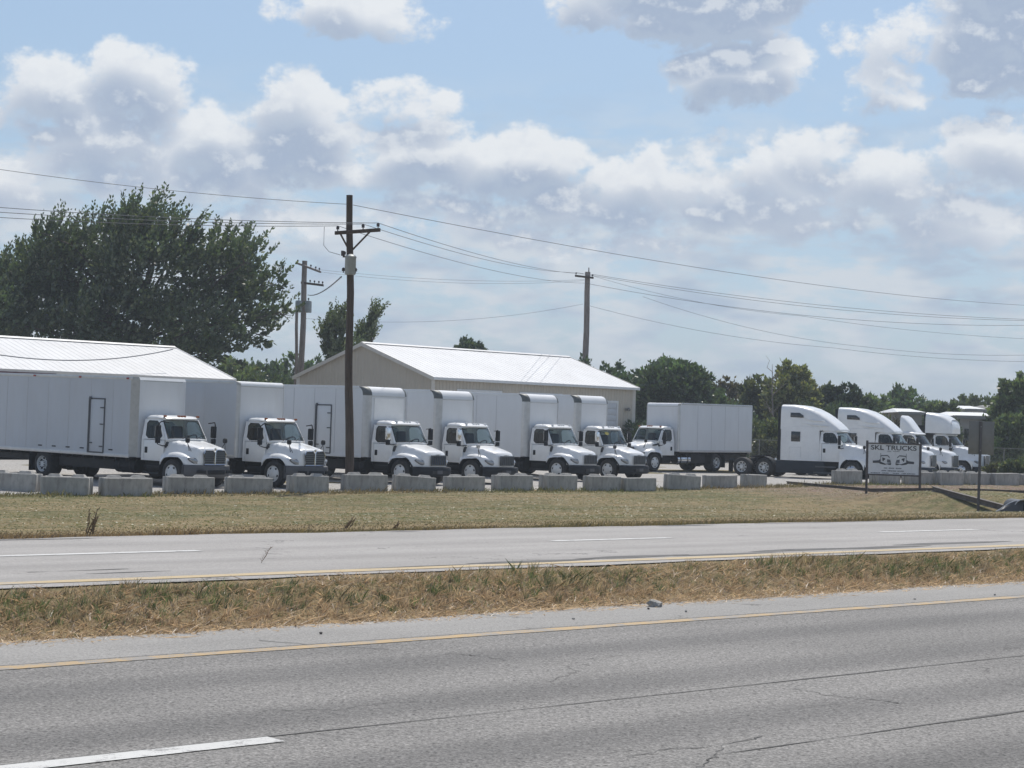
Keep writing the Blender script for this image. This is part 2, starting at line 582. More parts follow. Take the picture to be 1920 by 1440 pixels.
def gz(X, Y):
    X, Y = np.asarray(X, float), np.asarray(Y, float)
    t, u = tu(X, Y)
    z = np.interp(t, PT, PZ)
    # the lot rises a little along the highway; a ditch and bank lie by the driveway
    along = np.interp(u, [20, 31, 46, 54, 63, 70, 85, 200], [-0.03, -0.03, 0.06, 0.08, 0.2, 0.36, 0.36, 0.3])
    z = z + along * sstep(44, 53.5, t) * (1 - sstep(56, 66, t))
    dm = sstep(44, 58, u) * (1 - sstep(120, 160, u))
    z = z - dm * 0.42 * np.exp(-((t - 42) / 5.0) ** 2)
    z = z + 0.02 * np.sin(0.9 * t + _ph[0] + 0.5 * np.sin(u * .4)) * np.sin(0.33 * u + _ph[1]) * sstep(26, 30, t) * (1 - sstep(200, 300, t))
    # driveway embankment over the culvert at the right
    z = z + 0.85 * sstep(60.0, 63.5, u) * (1 - sstep(74, 77, u)) * np.exp(-((t - 41) / 7.0) ** 4) * 0.9
    return z


def gpt(X, Y, dz=0.0):
    return Vector((X, Y, float(gz(X, Y)) + dz))


def foot(x, Z):
    """ground point at photo column x, Z metres away"""
    p = at(x, 800, Z)
    return gpt(p.x, p.y)


def sheet(name, ts, us, zf, material, dz=0.0):
    T, U = np.meshgrid(ts, us, indexing='ij')
    X, Y = xy(T, U)
    Zz = zf(X, Y, T, U) + dz
    n0, n1 = T.shape
    me = bpy.data.meshes.new(name)
    vs = np.stack([X, Y, Zz], -1).reshape(-1, 3)
    idx = np.arange(n0 * n1).reshape(n0, n1)
    f = np.stack([idx[:-1, :-1], idx[:-1, 1:], idx[1:, 1:], idx[1:, :-1]], -1).reshape(-1, 4)[:, ::-1]
    me.from_pydata(vs.tolist(), [], f.tolist())
    me.shade_smooth()
    me.materials.append(material)
    o = link(name, me)
    return o


# ground materials in world (object) coordinates ------------------------------------
def ground_mat():
    m = bpy.data.materials.new('mown_grass_and_soil')
    m.use_nodes = True
    t = NT(m.node_tree)
    b = m.node_tree.nodes['Principled BSDF']
    tcn = t.n('ShaderNodeTexCoord')
    o = tcn.outputs['Object']
    x, y, z = t.sep(o)
    tt = t.m('ADD', t.m('MULTIPLY', x, RN[0]), t.m('MULTIPLY', y, RN[1]))
    uu = t.m('ADD', t.m('MULTIPLY', x, RU[0]), t.m('MULTIPLY', y, RU[1]))
    v = t.comb(tt, t.m('MULTIPLY', uu, 0.35), 0.0)
    n1 = t.noise(v, 0.33, 5, 0.6)
    n2 = t.noise(v, 1.7, 5, 0.65)
    n3 = t.noise(o, 9.0, 4, 0.65)
    dry, green = (0.25, 0.192, 0.108), (0.098, 0.108, 0.046)
    k = t.m('ADD', t.m('MULTIPLY', n1, 0.9), t.m('MULTIPLY', n2, 0.55))
    # drier by the highway edge, greener up the slope
    k = t.m('ADD', k, t.ss(tt, 26.0, 37.0, -0.26, 0.02))
    n4 = t.noise(t.comb(t.m('MULTIPLY', tt, 1.6), t.m('MULTIPLY', uu, 0.25), 5.0), 1.0, 6, 0.7)
    k = t.m('ADD', k, t.m('MULTIPLY', t.m('SUBTRACT', n4, 0.5), 0.9))
    k = t.m('ADD', k, t.m('MULTIPLY', t.m('SUBTRACT', t.noise(o, 1.5, 7, 0.75), 0.5), 1.1))
    c = t.mix(t.ss(k, 0.56, 0.96), dry, green)
    c = t.mix(t.m('MULTIPLY', t.ss(t.noise(v, 0.9, 6, 0.7), 0.52, 0.68), 0.6), c, (0.165, 0.115, 0.068))
    c = t.vm('SCALE', c, scale=t.ss(t.noise(o, 2.6, 7, 0.78), 0.22, 0.78, 0.55, 1.38))
    c = t.mix(t.ss(n3, 0.35, 0.75), c, t.mix(0.55, c, (0.30, 0.25, 0.15)))
    # reddish soil and gravel on the bank by the driveway
    soil = t.m('MULTIPLY', t.m('MULTIPLY', t.ss(tt, 45.5, 48.5), t.ss(tt, 53.5, 55.0, 1.0, 0.0)), t.ss(uu, 57.0, 66.0))
    soil = t.m('MULTIPLY', soil, t.ss(n2, 0.30, 0.55))
    c = t.mix(soil, c, t.mix(t.ss(n3, 0.4, 0.7), (0.17, 0.105, 0.075), (0.33, 0.29, 0.25)))
    t.put(b.inputs['Base Color'], c)
    b.inputs['Roughness'].default_value = 0.95
    b.inputs['Specular IOR Level'].default_value = 0.1
    bn = t.n('ShaderNodeBump')
    bn.inputs['Strength'].default_value = 0.7
    bn.inputs['Distance'].default_value = 0.08
    t.put(bn.inputs['Height'], t.noise(o, 14.0, 4, 0.7))
    t.put(b.inputs['Normal'], bn.outputs[0])
    return m


def road_mat(name, c0, c1, speck, t0, lanes, speck_scale=70.0, patch=0.25):
    """weathered paving: aggregate speckle, worn wheel tracks along the lanes, fine cracks"""
    m = bpy.data.materials.new(name)
    m.use_nodes = True
    t = NT(m.node_tree)
    b = m.node_tree.nodes['Principled BSDF']
    o = t.n('ShaderNodeTexCoord').outputs['Object']
    x, y, z = t.sep(o)
    tt = t.m('ADD', t.m('MULTIPLY', x, RN[0]), t.m('MULTIPLY', y, RN[1]))
    uu = t.m('ADD', t.m('MULTIPLY', x, RU[0]), t.m('MULTIPLY', y, RU[1]))
    v = t.comb(tt, t.m('MULTIPLY', uu, 0.12), 0.0)
    n1 = t.noise(v, 1.1, 6, 0.6)
    n2 = t.noise(o, 0.35, 4, 0.55)
    c = t.mix(t.ss(t.m('ADD', t.m('MULTIPLY', n1, 0.7), t.m('MULTIPLY', n2, 0.5)), 0.38, 0.82), c0, c1)
    # wheel tracks
    w = t.m('SINE', t.m('MULTIPLY', t.m('SUBTRACT', tt, t0), 2 * math.pi / (lanes / 2.0)))
    c = t.mix(t.m('MULTIPLY', t.ss(t.m('ADD', w, t.m('MULTIPLY', n1, 0.8)), 0.1, 1.5), patch), c, t.mix(0.6, c, (0.05, 0.05, 0.052)))
    st_ = t.noise(t.comb(tt, t.m('MULTIPLY', uu, 0.3), 3.0), 0.8, 5, 0.65)
    c = t.mix(t.m('MULTIPLY', t.ss(st_, 0.52, 0.75), patch * 0.9), c, t.mix(0.5, c, (0.07, 0.068, 0.066)))
    s1 = t.noise(o, speck_scale, 2, 0.7)
    s2 = t.noise(o, speck_scale * 0.37, 3, 0.7)
    sp = t.m('ADD', t.m('MULTIPLY', t.m('SUBTRACT', s1, 0.5), 2.2), t.m('MULTIPLY', t.m('SUBTRACT', s2, 0.5), 1.2))
    c = t.vm('SCALE', c, scale=t.m('ADD', 1.0, t.m('MULTIPLY', sp, speck)))
    # hairline cracks: edges of large warped cells, broken up
    vo = t.n('ShaderNodeTexVoronoi', feature='DISTANCE_TO_EDGE')
    vo.inputs['Scale'].default_value = 0.33
    wv = t.vm('ADD', t.comb(tt, t.m('MULTIPLY', uu, 0.55), 0.0), t.vm('SCALE', t.noise(o, 1.6, 4, 0.6, out='Color'), scale=0.9))
    t.put(vo.inputs['Vector'], wv)
    cr = t.m('MULTIPLY', t.ss(vo.outputs['Distance'], 0.0025, 0.007, 1.0, 0.0), t.ss(t.noise(o, 0.5, 3, 0.6), 0.5, 0.62))
    c = t.mix(t.m('MULTIPLY', cr, 0.65), c, (0.045, 0.043, 0.04))
    t.put(b.inputs['Base Color'], c)
    b.inputs['Roughness'].default_value = 0.85
    b.inputs['Specular IOR Level'].default_value = 0.3
    bn = t.n('ShaderNodeBump')
    bn.inputs['Strength'].default_value = 0.5
    bn.inputs['Distance'].default_value = 0.006
    t.put(bn.inputs['Height'], s1)
    t.put(b.inputs['Normal'], bn.outputs[0])
    return m


def paint_mat(name, col, under, wear=0.5, sc_=6.0):
    m = bpy.data.materials.new(name)
    m.use_nodes = True
    t = NT(m.node_tree)
    b = m.node_tree.nodes['Principled BSDF']
    o = t.n('ShaderNodeTexCoord').outputs['Object']
    n1 = t.noise(o, sc_, 6, 0.7)
    n2 = t.noise(o, 60, 2, 0.7)
    k = t.m('ADD', t.m('MULTIPLY', n1, 0.75), t.m('MULTIPLY', n2, 0.35))
    c = t.mix(t.ss(k, wear + 0.06, wear + 0.18), col, under)
    c = t.mix(t.m('MULTIPLY', t.noise(o, 1.3, 3, 0.6), 0.4), c, under)
    t.put(b.inputs['Base Color'], c)
    b.inputs['Roughness'].default_value = 0.75
    return m


def gravel_mat():
    m = bpy.data.materials.new('crushed_limestone')
    m.use_nodes = True
    t = NT(m.node_tree)
    b = m.node_tree.nodes['Principled BSDF']
    o = t.n('ShaderNodeTexCoord').outputs['Object']
    n1 = t.noise(o, 0.6, 5, 0.6)
    n2 = t.noise(o, 11.0, 3, 0.75)
    c = t.mix(n1, (0.34, 0.325, 0.30), (0.50, 0.48, 0.45))
    c = t.mix(t.ss(n2, 0.38, 0.62), t.mix(0.55, c, (0.14, 0.13, 0.12)), c)
    t.put(b.inputs['Base Color'], c)
    b.inputs['Roughness'].default_value = 0.95
    bn = t.n('ShaderNodeBump')
    bn.inputs['Strength'].default_value = 0.8
    bn.inputs['Distance'].default_value = 0.04
    t.put(bn.inputs['Height'], n2)
    t.put(b.inputs['Normal'], bn.outputs[0])
    return m


M_GROUND = ground_mat()
C_NEAR0, C_NEAR1 = (0.164, 0.159, 0.151), (0.228, 0.220, 0.209)
M_NEAR = road_mat('worn_grey_asphalt', C_NEAR0, C_NEAR1, 1.45, 10.2, 3.66, 42.0, 0.55)
M_FAR = road_mat('pale_worn_paving', (0.29, 0.277, 0.263), (0.365, 0.35, 0.335), 0.5, 17.5, 3.66, 55.0, 0.18)
M_SHLD = road_mat('pale_shoulder_paving', (0.25, 0.243, 0.23), (0.33, 0.32, 0.305), 0.7, 14.0, 6.0, 45.0, 0.1)
M_GRAV = gravel_mat()
M_PYEL = paint_mat('worn_yellow_line_paint', (0.46, 0.31, 0.13), (0.25, 0.24, 0.225), 0.44, 3.0)
M_PYEL2 = paint_mat('faded_yellow_line_paint', (0.48, 0.36, 0.18), (0.33, 0.315, 0.295), 0.52, 1.6)
M_PWHT = paint_mat('worn_white_line_paint', (0.62, 0.62, 0.60), (0.27, 0.265, 0.26), 0.50, 5.0)
M_TAR = mat('tar_joint', (0.068, 0.066, 0.063), 0.8, var=0.3)
M_PATCH = mat('dark_tar_patch', (0.10, 0.098, 0.095), 0.85, var=0.3, vscale=2.0, dirt=0.5, dirtcol=(0.2, 0.19, 0.18))

us_g = np.unique(np.concatenate([np.linspace(-1500, -80, 14), np.linspace(-80, 140, 221), np.linspace(140, 1500, 20)]))
ts_g = np.unique(np.concatenate([np.array([-1500, -500, -150, -60, -20, 0, 8]), np.linspace(14, 30, 65), np.linspace(30, 80, 101),
                                 np.linspace(80, 300, 40), np.array([400, 700, 1500])]))
g = sheet('ground', ts_g, us_g, lambda X, Y, T, U: gz(X, Y), M_GROUND)
tag(g, 'mown drying grass ground sloping to the gravel lot', 'ground', kind='structure')

us_r = np.concatenate([np.linspace(-900, -60, 12), np.linspace(-58, 160, 219), np.linspace(170, 900, 12)])


def road_noise(U, k, ph):
    return k * (np.sin(U * 0.9 + ph) * 0.5 + np.sin(U * 2.3 + ph * 2) * 0.3 + np.sin(U * 5.1 + ph) * 0.2)


near = sheet('road', np.array([-8, 3, 10.2, 14.05]), us_r, lambda X, Y, T, U: 0.0 * T, M_NEAR, 0.0)
tag(near, 'grey worn asphalt carriageway in the foreground', 'road', kind='structure')


def edge_sheet(name, tf0, tf1, us, zf, material, nrow=3):
    rows = []
    for k in range(nrow):
        tt_ = tf0(us) + (tf1(us) - tf0(us)) * k / (nrow - 1)
        X, Y = xy(tt_, us)
        rows.append([(a, b_, c_) for a, b_, c_ in zip(X, Y, zf(tt_, us))])
    mb = MB().grid(rows)
    return mb.build(name, material)


us_f = np.concatenate([np.linspace(-900, -40, 20), np.linspace(-39, 160, 800), np.linspace(165, 900, 12)])
sh = edge_sheet('road_shoulder', lambda u: 0 * u + 14.05, lambda u: 15.42 + road_noise(u, 0.10, 1.0), us_f, lambda t, u: 0.0 * t, M_SHLD)
tag(sh, 'pale paved shoulder beside the foreground carriageway', 'road', kind='structure')


def far_z(t, u=None):
    return 0.325 - (np.asarray(t) - 17.0) * 0.0125


fr = edge_sheet('road', lambda u: 17.02 + road_noise(u, 0.08, 2.0), lambda u: 25.25 + road_noise(u, 0.16, 0.4), us_f, far_z, M_FAR, 7)
tag(fr, 'pale far carriageway beyond the grass median', 'road', kind='structure')


def strip(name, t0, w, u0, u1, zf, material, dz, wob=0.0, n=None, ph=0.0):
    n = n or max(6, int((u1 - u0) * 3))
    us = np.linspace(u0, u1, n)
    return edge_sheet(name, lambda u: t0 - w / 2 + road_noise(u, wob, ph), lambda u: t0 + w / 2 + road_noise(u, wob, ph + 2.1), us,
                      lambda t, u: zf(t) + dz, material, 2)


zero = lambda t: 0.0 * t
tag(strip('edge_line', 13.86, 0.19, -80, 300, zero, M_PYEL, 0.005, 0.014, 2400), 'yellow edge line on the foreground carriageway', 'road marking', kind='structure')
tag(strip('edge_line', 17.52, 0.30, -80, 300, far_z, M_PYEL2, 0.005, 0.03, 1400), 'faded yellow edge line on the far carriageway', 'road marking', kind='structure')
uN = tu(*on_z(510, 1385, 0.0).xy)[1]
tN = tu(*on_z(510, 1388, 0.0).xy)[0]
for k in (-1, 0, 1):
    tag(strip('lane_dash', tN, 0.20, uN - 3.05 + 12.2 * k, uN + 12.2 * k, zero, M_PWHT, 0.006, 0.006, 40), 'white dashed lane line on the foreground carriageway', 'road marking', kind='structure')
tag(strip('pavement_joint', tN + 0.115, 0.018, -80, 200, zero, M_TAR, 0.004, 0.007, 1800), 'dark joint along the foreground carriageway', 'road', kind='structure')
tag(strip('pavement_joint', tN - 1.95, 0.016, -80, 200, zero, M_TAR, 0.004, 0.02, 1800, 1.0), 'thin crack along the near lane', 'road', kind='structure')
p1 = on_z(380, 1031.5, 0.275)
tF, uF = tu(p1.x, p1.y)


def u_at(x, t0):
    d = at(x, 800, 1.0) - CO
    k = t0 / (d.x * RN[0] + d.y * RN[1])
    return k * (d.x * RU[0] + d.y * RU[1])


for (xa, xb) in ((-320, 380), (1040, 1262), (1655, 1835), (2120, 2260)):
    tag(strip('lane_dash', tF, 0.24, u_at(xa, tF), u_at(xb, tF), far_z, M_PWHT, 0.005, 0.006, 24), 'white dashed lane line on the far carriageway', 'road marking', kind='structure')
# tar seams and patches along the far carriageway's median edge
PATCHES = [(u_at(a, t_), u_at(b_, t_), t_, w) for (a, b_, t_, w) in ((880, 1130, 17.86, .30), (1080, 1300, 18.05, .34), (1270, 1480, 17.9, .26), (1400, 1600, 18.2, .30), (1560, 1760, 18.1, .40), (1680, 1900, 18.45, .36),
           (60, 250, 18.9, .05), (170, 330, 18.4, .05), (600, 900, 17.75, .08), (1230, 1350, 24.95, .28), (700, 800, 24.95, .12), (1420, 1700, 25.0, .10), (-100, 200, 24.9, .14))]
for i, (u0, u1, tc_, w) in enumerate(PATCHES):
    us = np.linspace(u0, u1, 60)
    bulge = np.sin(np.linspace(0, math.pi, 60))
    tag(edge_sheet('tar_patch', lambda u: tc_ - w / 2 * bulge + road_noise(u, .05, i), lambda u: tc_ + w / 2 * bulge + road_noise(u * 1.7, .05, i + 2) + .01, us,
                   lambda t, u: far_z(t) + 0.004, M_PATCH, 2), 'dark tar patch on the far carriageway', 'road', kind='structure')

# gravel lot
us_l = np.linspace(-60, 170, 300)
rows = []
for k, tk in enumerate([0, .12, .3, .6, 1, 2, 4, 8, 14, 22, 32, 44, 58, 70]):
    t_ = 55.2 + road_noise(us_l, 0.35, .3) * (1 if k < 3 else 0) + tk + 0.0 * us_l
    X, Y = xy(t_, us_l)
    rows.append([(a, b_, float(gz(a, b_)) + 0.015 + (0.0 if k else -0.03)) for a, b_ in zip(X, Y)])
lot = MB().grid(rows).build('gravel_lot', M_GRAV)
tag(lot, 'pale crushed stone parking lot under the trucks', 'gravel lot', kind='structure')

# ================================================================== vehicles
WHEELS = {}


def wheel_mesh(kind):
    if kind in WHEELS:
        return WHEELS[kind]
    w = 0.29 if kind != 'dual' else 0.62
    h = w / 2
    r = 0.505
    t = MB().lathe_y([(0.30, -h), (0.36, -h - .005), (0.46, -h + .005), (0.492, -h + .035), (r, -h + .07), (r, 0), (r, h - .07), (0.492, h - .035), (0.46, h - .005), (0.36, h + .005), (0.30, h)], n=30)
    for k in range(30):       # tread grooves
        pass
    tm = t.mesh('tyre', angle=50)
    tm.materials.append(M_TYRE)
    d = MB()
    if kind == 'dual':
        d.lathe_y([(0.302, -h - .002), (0.285, -h + .02), (0.27, -h + .10), (0.20, -h + .13), (0.13, -h + .12), (0.11, -h + .01), (0.0, -h + .0)], n=28)
    else:
        d.lathe_y([(0.302, -h - .002), (0.285, -h + .015), (0.265, -h + .03), (0.225, -h + .005), (0.15, -h - .035), (0.12, -h - .04), (0.105, -h - .07), (0.0, -h - .08)], n=28)
    dm = d.mesh('rim', angle=40)
    dm.materials.append(M_RIMA if kind == 'alloy' else M_RIM)
    hm = MB()
    for k in range(5 if kind != 'dual' else 8):
        a = 2 * math.pi * (k + .3) / (5 if kind != 'dual' else 8)
        yy = -h + (.012 if kind != 'dual' else .115)
        hm.cyl((0.215 * math.cos(a), yy - .02, 0.215 * math.sin(a)), (0.215 * math.cos(a), yy + .02, 0.215 * math.sin(a)), 0.042, n=10)
    for k in range(10):
        a = 2 * math.pi * k / 10
        hm.cyl((0.135 * math.cos(a), -h - .03, 0.135 * math.sin(a)), (0.135 * math.cos(a), -h + .02, 0.135 * math.sin(a)), 0.014, n=6)
    hm = hm.mesh('hand_holes')
    hm.materials.append(M_BLACK)
    WHEELS[kind] = (tm, dm, hm)
    return WHEELS[kind]


def wheel(parent, x, y, kind, z=0.505):
    """y<0: outer face to -y; y>0: turned round"""
    tm, dm, hm = wheel_mesh(kind)
    o = link('wheel', tm, parent)
    o.location = (x, y, z)
    o.rotation_euler = (0, random.uniform(0, 6), 0 if y < 0 else math.pi)
    link('rim', dm, o)
    link('wheel_holes', hm, o)
    return o


def smax(a, b, k):
    h = np.clip(0.5 + 0.5 * (a - b) / k, 0, 1)
    return b + (a - b) * h + k * h * (1 - h)


def nose(parent, P, paint):
    """bonnet with both wings: one moulded shell"""
    x0, xF, Wd = P['x0'], P['xF'], P['W']
    nu, nv = 34, 45
    U, V = np.meshgrid(np.linspace(0, 1, nu), np.linspace(-1, 1, nv), indexing='ij')
    xe = xF - P['sweep'] * np.abs(V) ** P.get('sp', 3.0)
    X = x0 + (xe - x0) * U
    Y = V * Wd * (1 - 0.06 * sstep(.55, 1, U))
    s = np.clip((X - x0) / (xF - x0), 0, 1)
    hw = P['hw0'] + (P['hw1'] - P['hw0']) * s
    zh = P['zh0'] + (P['zh1'] - P['zh0']) * s ** 1.25
    ay = np.abs(Y)
    hood = zh - 0.05 * (ay / hw) ** 2 - 3.0 * np.maximum(ay - hw, 0) ** 1.25
    # a raised spine down the bonnet
    hood = hood + P.get('spine', 0.02) * np.exp(-((ay - hw * .72) / .06) ** 2) * (1 - s * .4)
    fx = X - P['fx']
    fen = P['fpk'] - np.where(fx > 0, P['cf'], P['cb']) * fx ** 2 - 0.55 * np.maximum(ay - .93 * Wd, 0) ** 1.2 - .12 * ((ay - .86) / .3) ** 2
    Z = smax(hood, fen, .035)
    dist = xe - X
    rr = P.get('rr', .16)
    Z = Z - np.where(dist < rr, rr * .9 - np.sqrt(np.maximum(rr ** 2 - (rr - dist) ** 2, 0)) * .9, 0)
    eo = np.clip((np.abs(V) - .93) / .07, 0, 1)
    Z = Z - .05 * (1 - np.sqrt(1 - eo ** 2 * .999))
    Z = np.maximum(Z, P['zb'] + .05)
    mb = MB()
    mb.grid([[(X[i, j], Y[i, j], Z[i, j]) for j in range(nv)] for i in range(nu)])
    # front face
    rows = [[(X[-1, j], Y[-1, j], Z[-1, j]) for j in range(nv)]]
    for q in (.35, .7, 1.0):
        rows.append([(X[-1, j] + .03 * math.sin(q * 2.2), Y[-1, j], Z[-1, j] + (P['zb'] - Z[-1, j]) * q) for j in range(nv)])
    mb.grid(rows)
    # outer skirts with the wheel arch cut out
    Ra = P['Ra']
    for j in (0, nv - 1):
        top = [(X[i, j], Y[i, j], Z[i, j]) for i in range(nu)]
        bot, inn = [], []
        for (x, y, z) in top:
            if abs(x) < Ra:
                zb = .505 + math.sqrt(Ra * Ra - x * x)
            else:
                zb = P['zb'] if x > 0 else .42
            zb = min(zb, z - .015)
            bot.append((x, y * 1.012, zb))
            inn.append((x, y * .93, zb + .01))
        mb.grid([top, bot, inn])
    o = mb.build('bonnet', paint, parent, angle=38)
    # dark inner arches
    lm = MB()
    for sgn in (-1, 1):
        rows = []
        for k in range(15):
            a = math.pi * k / 14
            rows.append([((Ra - .012) * math.cos(a), sgn * .55, .505 + (Ra - .012) * math.sin(a)), ((Ra - .012) * math.cos(a), sgn * Wd * .985, .505 + (Ra - .012) * math.sin(a))])
        lm.grid(rows)
        lm.box(-Ra, Ra, sgn * .53, sgn * .56, .35, 1.1)
    lm.build('wheel_arch_liner', M_BLACK, parent)
    return o


def loop12(quad, inset=(0, 0, 0, 0), rnd=0.0):
    """12 points round a quad (a,b,c,d), moved in by edge fractions (left,right,bottom,top), corners rounded"""
    a, b, c, d = [Vector(p) for p in quad]      # a bottom-left, b bottom-right, c top-right, d top-left

    def bl(u, v):
        return (a * (1 - u) + b * u) * (1 - v) + (d * (1 - u) + c * u) * v
    l, r_, bo, to = inset
    u0, u1, v0, v1 = l, 1 - r_, bo, 1 - to
    k = rnd
    du, dv = (u1 - u0) * k, (v1 - v0) * k
    pts = [(u0 + du, v0), ((u0 + u1) / 2, v0), (u1 - du, v0), (u1, v0 + dv), (u1, (v0 + v1) / 2), (u1, v1 - dv), (u1 - du, v1), ((u0 + u1) / 2, v1),
           (u0 + du, v1), (u0, v1 - dv), (u0, (v0 + v1) / 2), (u0, v0 + dv)]
    return [bl(u, v) for u, v in pts]


def outer12(quad):
    a, b, c, d = [Vector(p) for p in quad]
    return [a, (a + b) / 2, b, b, (b + c) / 2, c, c, (c + d) / 2, d, d, (d + a) / 2, a]


def cab(parent, C, paint):
    """hollow cab: doors, pillars, windscreen, rear wall, roof, seats, wheel"""
    xb, xd, zs, zc, zt, zr = C['xb'], C['xd'], C['zs'], C['zc'], C['zt'], C['zr']
    w0, w1 = C['w0'], C['w1']
    xc, xs, xt = C['xc'], C['xs'], C['xt']       # windscreen foot centre, side; head
    zcc = zc + .04
    body = MB()
    # lower shell: floor, rear wall, firewall, sills
    body.box(xb, xd + .02, -w0 + .04, w0 - .04, zs, zs + .06)
    body.box(xd - .02, xd + .03, -w0 + .03, w0 - .03, zs, zc)
    quad_r = [(xb, -w0, zc), (xb, w0, zc), (xb + .04, w1, zt), (xb + .04, -w1, zt)]
    body.add([(xb, -w0, zs), (xb, w0, zs), (xb, w0, zc), (xb, -w0, zc)], [(0, 1, 2, 3)])
    rin = loop12(quad_r, (.22, .22, .12, .14), .15)
    body.ring(outer12(quad_r), rin)
    # rear corners beyond the doors
    for sgn in (-1, 1):
        body.add([(xb, sgn * w0, zs), (xb + .13, sgn * (w0 + .012), zs), (xb + .13, sgn * (w0 + .012), zc), (xb, sgn * w0, zc)], [(0, 1, 2, 3)])
    # side glasshouse rings
    sides = []
    for sgn in (-1, 1):
        q = [(xb, sgn * w0, zc), (xs, sgn * w0, zc), (xt, sgn * w1, zt), (xb + .04, sgn * w1, zt)]
        inn = loop12(q, C.get('win', (.16, .10, .04, .07)), .16)
        body.ring(outer12(q), inn)
        sides.append(inn)
    # cowl between windscreen foot and firewall
    nW = 13

    def wfoot(k):
        y = -w0 + 2 * w0 * k / (nW - 1)
        f = 1 - abs(y / w0) ** 2.4
        return Vector((xs + (xc - xs) * f, y * .985, zc + (zcc - zc) * f))

    def whead(k):
        y = -w1 + 2 * w1 * k / (nW - 1)
        f = 1 - abs(y / w1) ** 2.4
        return Vector((xt + (C['xtc'] - xt) * f, y, zt + .03 * f))
    body.grid([[tuple(wfoot(k)) for k in range(nW)], [(xd + .03, wfoot(k).y * .97, zc - .25) for k in range(nW)]])
    rowv = [0, .05, .5, .95, 1]
    G = [[wfoot(k).lerp(whead(k), v) for k in range(nW)] for v in rowv]
    e0 = [[G[i][0] for i in range(5)], [G[i][0].lerp(G[i][1], .45) for i in range(5)]]
    e1 = [[G[i][nW - 1].lerp(G[i][nW - 2], .45) for i in range(5)], [G[i][nW - 1] for i in range(5)]]
    body.grid(e0)
    body.grid(e1)

    def grow(i):
        return [G[i][0].lerp(G[i][1], .45)] + [G[i][k] for k in range(1, nW - 1)] + [G[i][nW - 1].lerp(G[i][nW - 2], .45)]
    body.grid([grow(0), grow(1)])
    body.grid([grow(3), grow(4)])
    shell = body.build('cab_shell', paint, parent, angle=30)
    # roof, domed, with a visor lip
    rf = MB()
    n = 36

    def plan(grow_, z, fwd=0.0):
        pts = []
        for k in range(n):
            a = 2 * math.pi * k / n
            ca, sa = math.cos(a), math.sin(a)
            e = 0.36
            cx_ = math.copysign(abs(ca) ** e, ca)
            cy_ = math.copysign(abs(sa) ** e, sa)
            xm, hx = (xb + .04 + C['xtc']) / 2, (C['xtc'] - xb - .04) / 2
            x = xm + (hx + grow_) * cx_
            if cx_ > 0:
                x += fwd * cx_ - (C['xtc'] - xt) * .9 * abs(cy_) ** 3
            pts.append((x, (w1 + grow_) * cy_, z))
        return pts
    h = zr - zt
    rf.grid([plan(-.01, zt - .02), plan(.02, zt + .02, .05), plan(.03, zt + h * .3, .06), plan(.01, zt + h * .6, .02), plan(-.06, zt + h * .85, -.05), plan(-.22, zr, -.2)], wrap=True)
    rf.poly(plan(-.22, zr, -.2))
    rf.build('cab_roof', paint, parent, angle=50)
    # doors
    for sgn, inn in zip((-1, 1), sides):
        d = MB()
        y = sgn * (w0 + .002)
        yo = sgn * (w0 + .03)
        prof = [(xb + .15, zs), (xd + .06, zs), (xd + .1, zs + .3), (xs - .02, zc - .02), (xb + .15, zc - .02)]
        d.prism([(x, y, z) for x, z in prof], (0, sgn * .028, 0))
        do = d.build('door', paint, parent, bevel=.018)
        hb = MB().box(xb + .22, xb + .36, sgn * (w0 + .028), sgn * (w0 + .045), zc - .50, zc - .28)
        hb.build('handle', M_BLACK, do, bevel=.01)
        g = MB().poly(inn)
        g.build('side_window', M_PGLASS if sgn * C.get('vis', -1) > 0 else M_SGLASS, parent)
        gsk = MB().ring([Vector(p) + Vector((0, sgn * .006, 0)) for p in inn], [Vector(p).lerp(sum((Vector(q) for q in inn), Vector()) / 12, .07) + Vector((0, sgn * .006, 0)) for p in inn])
        gsk.build('window_seal', M_BLACK, parent)
    MB().poly(rin).build('rear_window', M_GLASS, parent)
    ws = MB().grid([[p + Vector((-.004, 0, 0)) for p in grow(i)] for i in (1, 2, 3)])
    wso = ws.build('windscreen', M_GLASS, parent, angle=60)
    # black band round the screen
    fr_ = MB()
    loopo = [grow(1)[k] for k in range(nW)] + [grow(2)[-1]] + [grow(3)[k] for k in range(nW - 1, -1, -1)] + [grow(2)[0]]
    cen = sum(loopo, Vector()) / len(loopo)
    fr_.ring([p + Vector((.006, 0, .002)) for p in loopo], [p.lerp(cen, .055) + Vector((.008, 0, .002)) for p in loopo])
    fr_.build('windscreen_seal', M_BLACK, wso)
    # wipers
    for yy in (-.45, .25):
        a = wfoot(6) + Vector((.03, yy, .02))
        MB().tube([a, a + Vector((-.08, .25, .10)), a + Vector((-.12, .5, .12))], .012, 5).build('wiper', M_BLACK, wso)
    # interior
    it = MB().box(xd - .25, xs + .0, -w0 + .07, w0 - .07, zc - .35, zc - .03)
    it.build('dashboard', M_DASH, parent, bevel=.05)
    for sgn in (-1, 1):
        st = MB().box(xb + .25, xb + .75, sgn * .52 - .25, sgn * .52 + .25, zs + .25, zs + .5)
        st.add(*box_tilt(xb + .16, xb + .32, sgn * .52 - .24, sgn * .52 + .24, zs + .45, zt - .25, -.08))
        st.build('seat', M_SEAT, parent, bevel=.05)
    sw = MB()
    c0 = Vector((xs - .30, .50, zc + .03))
    ax = Vector((-.72, 0, .70)).normalized()
    a_ = Vector((0, 1, 0))
    b_ = ax.cross(a_)
    rows = []
